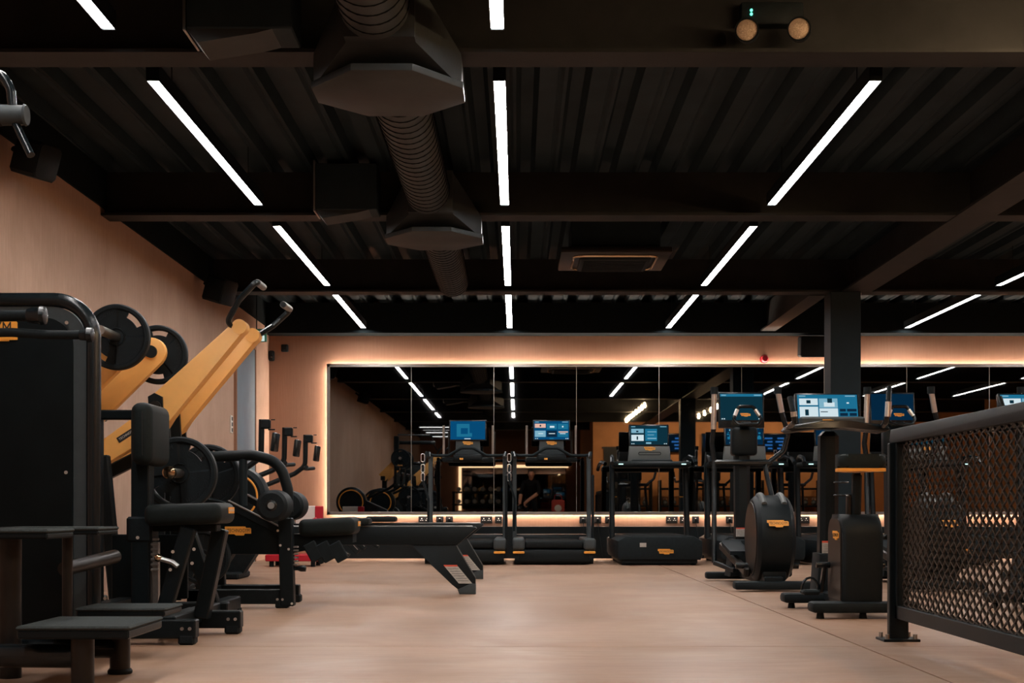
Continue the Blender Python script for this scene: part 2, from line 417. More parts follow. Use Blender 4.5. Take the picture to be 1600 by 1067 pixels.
def i_beam(y, nm='beam'):
    m = MB()
    m.b2((XL, y-0.115, BOT), (XR, y+0.115, BOT+0.018)); m.b2((XL, y-0.012, BOT+0.018), (XR, y+0.012, DECK))
    return struct(m.build(nm, 'beam_paint'))
for y in (-4.2, -0.55, 3.05, 6.85, 10.6, 14.3): i_beam(y)
struct(MB().b2((XL, 17.3, 2.752), (XR, YB, DECK)).build('beam', 'upper_wall'))
for (y0, y1, x0, x1) in ((-2.4, 14.2, 3.24, 3.53), (14.4, 17.3, 2.96, 3.14)):
    m = MB(); c = (x0+x1)/2
    m.b2((x0, y0, BOT-0.006), (x1, y1, BOT+0.014)); m.b2((c-0.012, y0, BOT+0.014), (c+0.012, y1, DECK))
    struct(m.build('beam', 'beam_paint'))
for (cx, cy) in ((3.27, 14.3), (3.36, 6.9)):
    m = MB(); m.b2((cx-0.15, cy-0.15, 0), (cx+0.15, cy+0.15, BOT-0.006), 0.004)
    o = m.build('column', 'column_paint'); struct(o); o['label'] = 'square black column under the ceiling beam'

# ------------------------------------------------------------------ wall mirror with light behind its rim
MX0, MX1, MZ0, MZ1 = -2.33, -2.33+12*1.018, 0.549, 2.385
MY = YB-0.10
mir = thing('wall_mirror', 'long backlit wall mirror of tall panels on the terracotta wall', 'mirror', (MX0, YB, MZ0))
m = MB(); m.b2((MX0+0.12, YB-0.085, MZ0+0.12), (MX1-0.12, YB-0.001, MZ1-0.12)); m.b2((MX0+0.004, YB-0.09, MZ0+0.004), (MX1-0.004, YB-0.085, MZ1-0.004))
m.build('backing', 'plinth', mir)
for k in range(12):
    a = MX0+0.012 + k*(MX1-MX0-0.024)/12; b = MX0+0.012 + (k+1)*(MX1-MX0-0.024)/12
    MB().b2((a+0.0015, MY, MZ0+0.012), (b-0.0015, YB-0.091, MZ1-0.012)).build('pane', 'mirror', mir)
for k in range(1, 12):
    a = MX0+0.012 + k*(MX1-MX0-0.024)/12
    MB().b2((a-0.0028, MY-0.001, MZ0+0.012), (a+0.0028, YB-0.09, MZ1-0.012)).build('joint_bead', 'frame_alu', mir)
m = MB(); t = 0.04
m.b2((MX0-0.012, MY-0.006, MZ0-0.012), (MX0-0.012+t, YB-0.082, MZ1+0.012), 0.003); m.b2((MX1-t, MY-0.006, MZ0-0.012), (MX1+0.012, YB-0.082, MZ1+0.012), 0.003)
m.b2((MX0-0.012, MY-0.006, MZ1-t+0.012), (MX1, YB-0.082, MZ1+0.012), 0.003); m.b2((MX0-0.012, MY-0.006, MZ0-0.012), (MX1, YB-0.082, MZ0+t-0.012), 0.003)
m.build('frame', 'frame_alu', mir)
m = MB(); e = 0.022
m.b2((MX0+e, YB-0.034, MZ1-e-0.012), (MX1-e, YB-0.014, MZ1-e)); m.b2((MX0+e, YB-0.034, MZ0+e), (MX1-e, YB-0.014, MZ0+e+0.012))
m.b2((MX0+e, YB-0.034, MZ0+e), (MX0+e+0.012, YB-0.014, MZ1-e))
m.build('light_tape', 'halo', mir)

# ------------------------------------------------------------------ ceiling lights
def strip_light(x, y0, y1, label, grp):
    t = thing('strip_light', label, 'ceiling light', (x, (y0+y1)/2, 2.80), grp)
    hw = 0.033; m = MB(); zt = 2.80+0.085
    m.b2((x-hw, y0, 2.80), (x-hw+0.004, y1, zt)); m.b2((x+hw-0.004, y0, 2.80), (x+hw, y1, zt)); m.b2((x-hw, y0, zt-0.004), (x+hw, y1, zt))
    m.b2((x-hw, y0-0.006, 2.80), (x+hw, y0, zt)); m.b2((x-hw, y1, 2.80), (x+hw, y1+0.006, zt))
    m.build('housing', 'black', t)
    MB().b2((x-hw+0.004, y0, 2.807), (x+hw-0.004, y1, 2.815)).build('diffuser', 'strip', t)
    for yy in (y0+0.4, y1-0.4):
        MB().tube([(x, yy, zt), (x, yy, DECK)], 0.003, 6).build('hanger', 'black', t)
ROWS = [(-1.86, 'in the row along the left wall'), (-0.09, 'in the row beside the round duct'), (1.83, 'in the row past the ceiling cassette'), (4.72, 'first row past the columns'), (6.75, 'second row past the columns'), (8.5, 'third row past the columns')]
BAYS = [(14.50, 17.24, 'last before the mirror wall'), (11.0, 13.95, 'second from the mirror wall'), (7.26, 10.24, 'third from the mirror wall'), (3.42, 6.48, 'fourth from the mirror wall'), (0.75, 2.45, 'farthest behind')]
for i, (x, rn) in enumerate(ROWS):
    for j, (y0, y1, bn) in enumerate(BAYS):
        if j == 3 and i >= 2: continue
        if j == 4 and i >= 2: continue
        strip_light(x, y0, y1, 'white ceiling light %s, %s' % (rn, bn), 'linear ceiling lights')
for k in range(4):
    y = (-3.4, -4.7, -6.1, -8.4)[k]
    t = thing('strip_light', 'white crosswise ceiling light seen in the mirror, %s nearest' % ['first', 'second', 'third', 'fourth'][k], 'ceiling light', (-2.0, y, 2.8), 'crosswise lights in the rear hall')
    m = MB(); m.b2((-2.65, y-0.05, 2.812), (-1.5, y+0.05, 2.88)); m.build('housing', 'black', t)
    MB().b2((-2.63, y-0.045, 2.80), (-1.52, y+0.045, 2.812)).build('diffuser', 'strip_dim', t)
    MB().tube([(-2.0, y, 2.88), (-2.0, y, DECK)], 0.004, 6).build('hanger', 'black', t)

# ------------------------------------------------------------------ round duct with hoods under the beams
RX, RZ, RR = -0.635, 2.862, 0.157
duct = thing('ventilation_duct', 'round dark spiral duct with flat hoods under the beams', 'duct', (RX, 7, RZ))
def spiral(y0, y1):
    m = MB()
    m.tube([(RX, y0, RZ), (RX, y1, RZ)], RR, 40)
    o = m.build('duct_run', 'duct_paint', duct)
    n = int((y1-y0)/0.115*24); m = MB(); pts = []
    for k in range(n+1):
        a = 2*PI*k/24; pts.append((RX+(RR+0.001)*math.cos(a), y0+0.115*k/24, RZ+(RR+0.001)*math.sin(a)))
    m.tube(pts, 0.0045, 5); m.build('spiral_seam', 'duct_seam', o)
for a, b in ((2.6, 6.33), (7.37, 10.08), (11.12, 14.05)): spiral(a, b)
def hood(yc):
    zb, zt = 2.605, 2.772
    xs = RX+0.02
    plan = [(xs-0.14, yc-0.40), (xs+0.14, yc-0.40), (xs+0.36, yc-0.12), (xs+0.36, yc+0.12), (xs+0.14, yc+0.36), (xs-0.14, yc+0.36), (xs-0.36, yc+0.12), (xs-0.36, yc-0.12)]
    m = MB(); m.prism(plan, 'z', zb, zb+.035, bev=0.006); R_ = []
    for yy, wd, a, b in ((yc-0.52, .158, 2.72, 3.015), (yc-0.44, .158, 2.72, 3.015), (yc-0.11, .35, zb+.01, zt), (yc+0.11, .35, zb+.01, zt), (yc+0.42, .158, 2.72, 3.015), (yc+0.52, .158, 2.72, 3.015)):
        R_.append([m.bm.verts.new((xs+sx*wd, yy, zz)) for sx, zz in ((-1, a), (1, a), (1, b), (-1, b))])
    for A, B in zip(R_, R_[1:]):
        for k in range(4): m.bm.faces.new((A[k], A[(k+1) % 4], B[(k+1) % 4], B[k]))
    m.bm.faces.new(R_[0]); m.bm.faces.new(list(reversed(R_[-1])))
    m.build('transition_hood', 'duct_paint', duct)
hood(6.85); hood(10.6)
# rectangular ducts fixed along the beams
def branch(y, x0, x1, zb, lab):
    t = thing('branch_duct', lab, 'duct', (x0, y, zb))
    m = MB(); m.b2((x0, y-0.14, zb+0.05), (x1, y+0.14, 3.08), 0.006); m.build('duct_body', 'deck_paint', t)
    MB().prism([(x0, zb+0.05), (x0+0.05, zb-0.01), (x0+0.30, zb+0.03), (x0+0.38, zb+0.05)], 'y', y-0.13, y+0.13).build('end_hopper', 'duct_paint', t)
    MB().b2((x0-0.012, y-0.15, zb+0.04), (x0, y+0.15, 3.1)).build('end_flange', 'brushed', t)
branch(6.45, -1.47, -1.0, 2.70, 'flat black branch duct joining the nearest duct hood')
branch(10.28, -1.44, -1.0, 2.70, 'flat black branch duct joining the farther duct hood')

# ceiling cassette
t = thing('ceiling_cassette', 'dark square air conditioning cassette between two light rows', 'air conditioner', (0.7, 12.6, 2.80))
x0, x1, y0, y1, zc = 0.375, 1.325, 12.12, 13.07, 2.80
MB().b2((x0, y0, zc), (x1, y1, zc+0.05), 0.01, 2).build('panel', 'warm_black', t)
m = MB(); cx, cy = (x0+x1)/2, (y0+y1)/2
m.tube(fillet([(cx-.36, cy-.36, zc-0.008), (cx+.36, cy-.36, zc-0.008), (cx+.36, cy+.36, zc-0.008), (cx-.36, cy+.36, zc-0.008)], 0.1, 6, True), 0.012, 8, closed=True)
m.build('trim_ring', 'bronze', t)
m = MB(); m.box((cx, cy, zc-0.012), (0.62, 0.62, 0.05), None, 0.02, 2); m.build('intake_grille', 'black_soft', t)
for k in range(9):
    MB().b2((cx-.27, cy-.26+k*.06, zc-0.045), (cx+.27, cy-.26+k*.06+0.02, zc-0.035)).build('slat', 'black', t)
MB().b2((cx-.38, cy-.38, zc+0.05), (cx+.38, cy+.38, DECK)).build('casing', 'deck_paint', t)

# emergency twin spot on the nearest beam
t = thing('emergency_light', 'twin round emergency spotlights fixed to the nearest ceiling beam', 'emergency light', P(1208, 40, 6.8))
c = P(1205, 24, 6.79); MB().box(c, (0.30, 0.07, 0.11), None, 0.012, 2).build('battery_box', 'black_soft', t)
for px, py in ((1168, 49), (1249, 47)):
    q = P(px, py, 6.66); a = Vector((-0.25, -1, -0.12)).normalized()
    h = MB().lathe([(0, -0.09), (0.035, -0.085), (0.052, -0.03), (0.056, 0.03), (0.056, 0.036), (0.049, 0.036)], q, a, 24).build('lamp_head', 'black', t)
    MB().lathe([(0.049, 0.028), (0.03, 0.034), (0, 0.036)], q, a, 24).build('lens', 'lens', h)
for k in range(2): MB().box(P(1174, 16+k*6, 6.745), (0.012, 0.012, 0.012), None, 0.003).build('indicator', 'led_green', t)

# speakers
def speaker(c, sz, label, lean, yaw):
    t = thing('wall_speaker', label, 'speaker', c)
    R = Matrix.Rotation(yaw, 3, 'Z') @ Matrix.Rotation(lean, 3, 'X')
    w_, d_, h_ = sz
    poly = [(-w_/2, -h_/2+.02), (-w_/2+.02, -h_/2), (w_/2-.02, -h_/2), (w_/2, -h_/2+.02), (w_/2, h_/2-.02), (w_/2-.02, h_/2), (-w_/2+.02, h_/2), (-w_/2, h_/2-.02)]
    def mk(y0, y1, k, nm, mat):
        m = MB(); m.prism([(a*k, b*k) for a, b in poly], 'y', y0, y1, bev=0.006)
        for v in m.bm.verts: v.co = Vector(c) + R @ v.co
        return m.build(nm, mat, t)
    mk(-d_/2, d_/2, 1, 'cabinet', 'black_soft'); mk(-d_/2-0.008, -d_/2, 0.94, 'grille', 'black')
    b = Vector((0, d_/2, 0)); m = MB(); m.tube([Vector(c)+R @ b, Vector(c)+R @ (b+Vector((0, 0.09, 0.03)))], 0.018, 8); m.build('bracket', 'black', t)
speaker((-2.86, 8.45, 2.69), (0.20, 0.18, 0.21), 'black speaker high on the side wall nearest the camera', 0.3, PI/2-0.35)
speaker((-2.84, 13.6, 2.70), (0.25, 0.20, 0.24), 'black speaker high on the side wall above the yellow levers', 0.3, PI/2-0.35)
speaker((3.66, 17.44, 2.60), (0.40, 0.20, 0.255), 'black speaker on the mirror wall beside the column', 0.1, 0.0)
# fire sounder, sensors, switch, exit sign
t = thing('fire_sounder', 'small red round fire sounder above the mirror', 'alarm', P(1194, 561, 17.6))
MB().lathe([(0.04, 0.0), (0.045, -0.01), (0.045, -0.05), (0.036, -0.075), (0, -0.085)], P(1194, 561, 17.6), (0, 1, 0), 20).build('dome', 'red', t)
MB().lathe([(0.055, 0), (0.055, -0.012), (0.04, -0.014)], P(1194, 561, 17.6), (0, 1, 0), 20).build('base', 'red_dark', t)
t = thing('control_box', 'small black square box on the terracotta wall beside the mirror', 'control box', P(445, 544, 17.6))
MB().box(P(445, 544, 17.57), (0.085, 0.06, 0.09), None, 0.008).build('case', 'black', t); MB().box(P(445, 544, 17.535), (0.05, 0.012, 0.05), None, 0.004).build('face_plate', 'black_soft', t)
t = thing('motion_sensor', 'small black upright sensor in the wall corner', 'sensor', P(423, 556, 17.5))
MB().box(P(424.5, 556, 17.55), (0.07, 0.08, 0.13), None, 0.02, 3).build('case', 'black', t); MB().lathe([(0.02, 0), (0.016, -0.012), (0, -0.016)], P(424.5, 558, 17.51), (0, 1, 0), 14).build('lens', 'black_gloss', t)
t = thing('light_switch', 'pale vertical light switch plate beside the blue door', 'switch', (XL, 15.25, 1.4))
MB().box((XL+0.006, 15.26, 1.52), (0.012, 0.10, 0.19), None, 0.003).build('plate', 'white', t)
for k in range(3): MB().box((XL+0.014, 15.26, 1.46+k*0.06), (0.008, 0.05, 0.04), None, 0.002).build('rocker', 'mid_grey', t)
t = thing('exit_sign', 'small green and white exit sign hanging above the blue door', 'sign', P(400, 530, 15.9))
c = P(401, 524, 15.4)
MB().box(c+Vector((0, 0, 0.0)), (0.22, 0.05, 0.14), None, 0.008).build('case', 'green_sign', t)
MB().box(c+Vector((0.015, -0.028, -0.035)), (0.15, 0.006, 0.06)).build('panel', 'sign_white', t)
MB().cyl(c+Vector((0, 0, .07)), (c.x, c.y, DECK), 0.006, seg=8).build('hanger', 'black', t)

# sockets under the mirror
SO = [(663, 2, 0), (687, 1, 1), (702, 1, 1), (760, 2, 0), (779, 1, 0), (911, 1, 1), (934, 1, 1), (951, 1, 1), (1050, 2, 0), (1068, 1, 0), (1087, 1, 1), (1140, 1, 1), (1256, 2, 0)]
ORD = ['first', 'second', 'third', 'fourth', 'fifth', 'sixth', 'seventh', 'eighth', 'ninth', 'tenth', 'eleventh', 'twelfth', 'thirteenth', 'fourteenth']
for k, (px, n, plug) in enumerate(SO):
    x = X(px, 17.58); wd = 0.146 if n == 2 else 0.088
    t = thing('wall_socket', 'black %s wall socket under the mirror, %s from the left end' % ('double' if n == 2 else 'single', ORD[k]), 'socket', (x, YB, 0.478), 'sockets under the mirror')
    MB().box((x, YB-0.005, 0.478), (wd, 0.01, 0.088), None, 0.003).build('plate', 'socket', t)
    for q in range(n):
        xx = x + ((q-.5)*0.066 if n == 2 else 0)
        m = MB(); m.box((xx, YB-0.012, 0.492), (0.01, 0.005, 0.014)); m.box((xx-.012, YB-0.012, 0.470), (0.012, 0.005, 0.008)); m.box((xx+.012, YB-0.012, 0.470), (0.012, 0.005, 0.008))
        m.build('contacts', 'white', t)
    if plug:
        MB().box((x+0.002, YB-0.03, 0.470), (0.05, 0.045, 0.045), None, 0.008, 2).build('plug', 'black_soft', t)
        MB().tube(fillet([(x, YB-0.05, 0.452), (x+0.005, YB-0.07, 0.40), (x+0.03, YB-0.07, 0.2), (x+0.06, YB-0.09, 0.02)], 0.05), 0.004, 6).build('flex', 'black', t)

# ------------------------------------------------------------------ treadmills
def tread_power(x, label, content):
    Y0, Y1 = 15.5, 17.25
    t = thing('treadmill', label, 'treadmill', (x, 16.4, 0))
    hw = 0.45
    # low chassis, belt, side rails
    MB().b2((x-hw+.06, Y0+.02, .035), (x+hw-.06, Y1-.1, .17), .02, 2).build('chassis', 'black', t)
    MB().b2((x-.32, Y0+.03, .18), (x+.32, Y1-.25, .262), .03, 3).build('running_belt', 'belt', t)
    for s in (-1, 1):
        MB().b2((x+s*.325, Y0+.04, .14), (x+s*hw, Y1, .285), .02, 2).build('side_rail', 'grey_plastic', t)
        MB().b2((x+s*.32, Y0-.005, .165), (x+s*(hw+.004), Y0+.14, .292), .03, 3).build('rail_end', 'grey_plastic', t)
        MB().b2((x+s*.325, Y0-.004, .125), (x+s*hw, Y0+.10, .152), .006).build('corner_marker', 'badge_orange', t)
        for yy in (Y0+.25, Y1-.3): MB().cyl((x+s*.33, yy, 0), (x+s*.33, yy, .05), .03, .024, 12).build('foot', 'black_soft', t)
    MB().tube([(x-hw+.02, Y0+.1, .085), (x+hw-.02, Y0+.1, .085)], .075, 20).build('rear_roller_cover', 'black_soft', t)
    MB().b2((x-hw, Y1-.42, .10), (x+hw, Y1, .31), .04, 3).build('motor_hood', 'black', t)
    # uprights and handlebar
    for s in (-1, 1):
        MB().bar((x+s*.435, Y1-.62, .2), (x+s*.435, Y1-.55, 1.24), .05, .10, .01, (0, 1, 0)).build('upright', 'grey_plastic', t)
        MB().tube([(x+s*.29, Y1-.40, 1.2), (x+s*.29, Y1-.40, 1.60)], .014, 10).build('rod', 'brushed', t)
        MB().tube(fillet([(x+s*.43, Y1-.95, 1.20), (x+s*.445, Y1-.75, 1.26), (x+s*.435, Y1-.5, 1.25)], .05), .02, 10).build('side_grip', 'black_gloss', t)
    pts = [(x-.44, 16.62, 1.245), (x-.38, 16.6, 1.235), (x-.22, 16.58, 1.235), (x-.07, 16.55, 1.32), (x+.07, 16.55, 1.32), (x+.22, 16.58, 1.235), (x+.38, 16.6, 1.235), (x+.44, 16.62, 1.245)]
    MB().tube(fillet(pts, .07), .018, 10).build('handlebar', 'black_soft', t)
    m = MB(); m.b2((x-.30, 16.6, 1.16), (x+.30, 16.82, 1.215), .02, 2); m.b2((x-.17, 16.56, 1.175), (x+.17, 16.85, 1.25), .02, 2); m.build('tray', 'black', t)
    MB().prism([(x-.15, 1.25), (x+.15, 1.25), (x+.14, 1.415), (x-.14, 1.415)], 'y', 16.72, 16.80, bev=.008).build('console_neck', 'grey_plastic', t)
    screen(t, (x, 16.70, 1.535), .44, .245, content)
    badge(t, (x, 16.715, 1.385), .12)
    MB().b2((x-.09, 16.548, 1.185), (x-.05, 16.556, 1.205)).build('safety_key', 'badge_orange', t)
    # tether strap with snap hook
    s = -1
    q = MB().tube(fillet([(x-.46, 16.3, 1.27), (x-.50, 16.25, 1.05), (x-.49, 16.2, .92), (x-.43, 16.2, .72), (x-.44, 16.25, .36)], .08), .014, 8).build('tether_strap', 'black_soft', t)
    m = MB()
    for zz in (1.15, 1.03, .93): m.tube(fillet([(x-.515, 16.2, zz), (x-.475, 16.2, zz), (x-.475, 16.2, zz+.09), (x-.515, 16.2, zz+.09)], .018, 5, True), .005, 6, closed=True)
    m.build('snap_hook', 'steel', q)
    MB().bar((x+.455, 16.15, .26), (x+.455, 16.15, 1.0), .03, .06, .01, (0, 1, 0)).build('strap_guard', 'black', t)
def tread_run(x, label, content, dx=0.0):
    Y0, Y1 = 15.4, 17.25
    t = thing('treadmill', label, 'treadmill', (x, 16.4, 0)); hw = .46
    m = MB(); m.prism([(x-hw, .265), (x-hw, .10), (x-hw+.02, .06), (x+hw-.02, .06), (x+hw, .10), (x+hw, .265), (x+.37, .315), (x-.37, .315)], 'y', Y0, Y1, bev=.02); m.build('deck_shell', 'black_soft', t)
    MB().b2((x-.30, Y0+.05, .305), (x+.30, Y1-.3, .325), .008).build('running_belt', 'belt', t)
    MB().b2((x-hw+.05, Y0+.05, .02), (x+hw-.05, Y1-.1, .07)).build('chassis', 'black', t)
    for s in (-1, 1):
        for yy in (Y0+.15, Y1-.3): MB().cyl((x+s*.38, yy, 0), (x+s*.38, yy, .05), .03, .026, 12).build('foot', 'black_soft', t)
        MB().bar((x+s*.44, Y1-.62, .25), (x+s*.43, Y1-.50, 1.16), .06, .12, .015, (0, 1, 0)).build('upright', 'black', t)
        MB().tube(fillet([(x+s*.42, 16.75, 1.19), (x+s*.45, 16.5, 1.22), (x+s*.465, 16.2, 1.19), (x+s*.475, 16.1, 1.13)], .1), .024, 10).build('side_grip', 'black_gloss', t)
        MB().box((x+s*.36, 16.28, 1.125), (.055, .02, .012), None, .004).build('status_light', 'led_white', t)
    m = MB(); m.b2((x-.45, 16.3, 1.09), (x+.45, 16.8, 1.16), .03, 3); m.b2((x-.24, 16.32, 1.13), (x+.24, 16.7, 1.18), .02, 2); m.build('tray', 'black', t)
    m = MB(); m.prism([(x-.25, 1.17), (x+.25, 1.17), (x+.235, 1.345), (x-.235, 1.345)], 'y', 16.62, 16.72, bev=.012); m.build('console_neck', 'mid_grey', t)
    MB().tube(fillet([(x-.13, 16.615, 1.245), (x+.13, 16.615, 1.245), (x+.13, 16.615, 1.275), (x-.13, 16.615, 1.275)], .014, 5, True), .004, 6, closed=True).build('slot_rim', 'black', t)
    screen(t, (x-.005, 16.66, 1.475), .47, .255, content, frame((0, -1, .12)))
    badge(t, (x, 16.612, 1.315), .13)
    badge(t, (x+.06, Y0-.001, .15), .17)
    MB().b2((x-.22, Y0-.003, .20), (x-.15, Y0+.001, .245)).build('rating_label', 'label_grey', t)
XT = [X(725, 15.5), X(866, 15.5), X(1030, 15.5), X(1190, 15.5), X(1342, 15.5), X(1494, 15.5)]
tread_power(XT[0], 'dark treadmill with a plain blue screen, nearest the terracotta corner', C_IDLE)
tread_power(XT[1], 'dark treadmill with yellow rear corners and a six-tile screen', C_TILES)
tread_run(XT[2], 'black treadmill with orange rear badge and grey console by the mirror', C_LIST)
tread_run(XT[3], 'black treadmill with bubbles on its screen, behind the first cross trainer', C_BUBBLES)
tread_run(XT[4], 'black treadmill behind the exercise bike and the square column', C_DARK)
tread_run(XT[5], 'black treadmill farthest along the mirror, behind the mesh barrier', C_PLAIN)

# ------------------------------------------------------------------ cross trainers
def cross_trainer(x0, label, content):
    y0 = 11.4
    t = thing('cross_trainer', label, 'cross trainer', (x0, y0, 0))
    V = lambda a, b, c: (x0+a, y0+b, c)
    MB().b2(V(-.07, -.8, .045), V(.07, .82, .11), .01).build('base_beam', 'black', t)
    MB().b2(V(-.30, -.86, .015), V(.30, -.72, .075), .018, 2).build('base_foot', 'black_soft', t)
    MB().b2(V(-.30, .74, .015), V(.30, .86, .075), .018, 2).build('base_foot', 'black_soft', t)
    dc = Vector(V(.02, -.5, .39)); wd = .14
    d = MB().lathe([(0, -wd), (.29, -wd), (.30, -wd+.004), (.325, -wd+.03), (.33, -.07), (.33, .07), (.325, wd-.03), (.30, wd-.004), (.29, wd), (0, wd)], dc, (1, 0, 0), 56).build('flywheel_drum', 'black', t)
    for s in (-1, 1):
        MB().lathe([(0, 0), (.275, 0), (.28, .004), (.275, .008), (0, .010)], dc+Vector((s*wd, 0, 0)), (s, 0, 0), 48).build('side_disc', 'warm_black', d)
        pts = []
        for k in range(9):
            a = math.radians(52+k*11); pts.append(dc+Vector((s*.075, -math.cos(a)*.332, math.sin(a)*.332)))
        MB().tube(pts, .022, 8).build('slot_trim', 'mid_grey', d)
    MB().b2(V(-.07, -.72, .07), V(.11, -.3, .16), .02, 2).build('drum_cradle', 'black', t)
    a = math.radians(20); badge(t, dc+Vector((0.0, -.345, .115)), .16, frame((0, -math.cos(a), math.sin(a))))
    for s in (-1, 1):
        MB().bar(V(s*.16, -.55, .13), V(s*.17, .72, .30), .05, .07, .012).build('pedal_rail', 'warm_black' if s < 0 else 'black', t)
        p_ = MB(); p_.prism([(y0-.15, .25), (y0+.30, .31), (y0+.33, .36), (y0+.30, .34), (y0-.15, .28)], 'x', x0+s*.15-.08, x0+s*.15+.08); p_.build('pedal', 'black_soft', t)
        MB().cyl(V(s*.15, -.5, .18), V(s*.24, -.5, .18), .025).build('crank', 'black_gloss', t)
    MB().bar(V(-.02, .58, .1), V(-.02, .62, 1.28), .125, .16, .03, (0, 1, 0)).build('mast', 'black', t)
    m = MB(); m.prism([(x0-.15, .05), (x0+.11, .05), (x0+.08, .36), (x0-.11, .36)], 'y', y0+.42, y0+.74, bev=.03); m.build('mast_shroud', 'black_soft', t)
    warning(t, V(-.035, .497, .42), .10, .075)
    m = MB(); m.b2(V(-.12, .5, 1.06), V(.10, .62, 1.30), .03, 3); m.build('console_neck', 'black', t)
    m = MB(); m.bar(V(-.28, .5, 1.0), V(.22, .5, 1.0), .05, .05, .015); m.build('pivot_bar', 'black_gloss', t)
    screen(t, V(-.02, .62, 1.475), .385, .255, content, frame((0, -1, .1)), chin=.05)
    lp = [V(-.12, .40, 1.36), V(-.075, .42, 1.465), V(.045, .42, 1.465), V(.115, .40, 1.36), V(.08, .38, 1.315), V(-.085, .38, 1.315)]
    q = MB().tube(fillet(lp, .03, 5, True), .014, 10, closed=True).build('fixed_handle', 'black_gloss', t)
    for a_, b_ in ((0, 1), (2, 3)):
        A, B = Vector(lp[a_]), Vector(lp[b_]); MB().tube([A.lerp(B, .25), A.lerp(B, .75)], .0165, 10).build('sensor_grip', 'steel', q)
    badge(t, V(-.02, .41, 1.395), .085)
    MB().b2(V(-.05, .4, 1.30), V(.03, .55, 1.34), .01).build('handle_stem', 'black', t)
    # moving arms
    L = [V(-.27, .46, 1.60), V(-.272, .47, 1.52), V(-.275, .48, 1.28), V(-.285, .5, 1.16), V(-.265, .5, 1.02), V(-.27, .48, .8), V(-.285, .35, .17)]
    q = MB().tube(fillet(L, .06), .021, 10).build('moving_arm', 'black_gloss', t)
    MB().tube([L[0], L[2]], .0235, 12).build('chrome_grip', 'steel', q); MB().tube([Vector(L[0])-Vector((0, 0, .03)), Vector(L[0])+Vector((0, 0, .03))], .032, 12).build('grip_cap', 'black_soft', q)
    Rr = [V(.25, .42, 1.60), V(.29, .45, 1.42), V(.345, .47, 1.24), V(.31, .48, 1.10), V(.16, .5, .98), V(.17, .48, .9), V(.22, .3, .55), V(.20, .0, .22)]
    q = MB().tube(fillet(Rr, .07), .021, 10).build('moving_arm', 'black_gloss', t)
    MB().tube([Rr[0], Rr[1]], .0235, 12).build('chrome_grip', 'steel', q); MB().tube([Vector(Rr[0])-Vector((0, 0, .03)), Vector(Rr[0])+Vector((0, 0, .03))], .032, 12).build('grip_cap', 'black_soft', q)
    MB().bar(V(-.285, .35, .17), V(-.17, .0, .12), .03, .035).build('link_rod', 'black', t)
    return t
cross_trainer(1.915, 'black cross trainer with dark teal screen beside the treadmills', C_PLAIN)
cross_trainer(3.19, 'black cross trainer with dark blue screen just behind the barrier end', C_DARK)
cross_trainer(4.47, 'black cross trainer farthest from the first bike, behind the mesh', C_PLAIN)

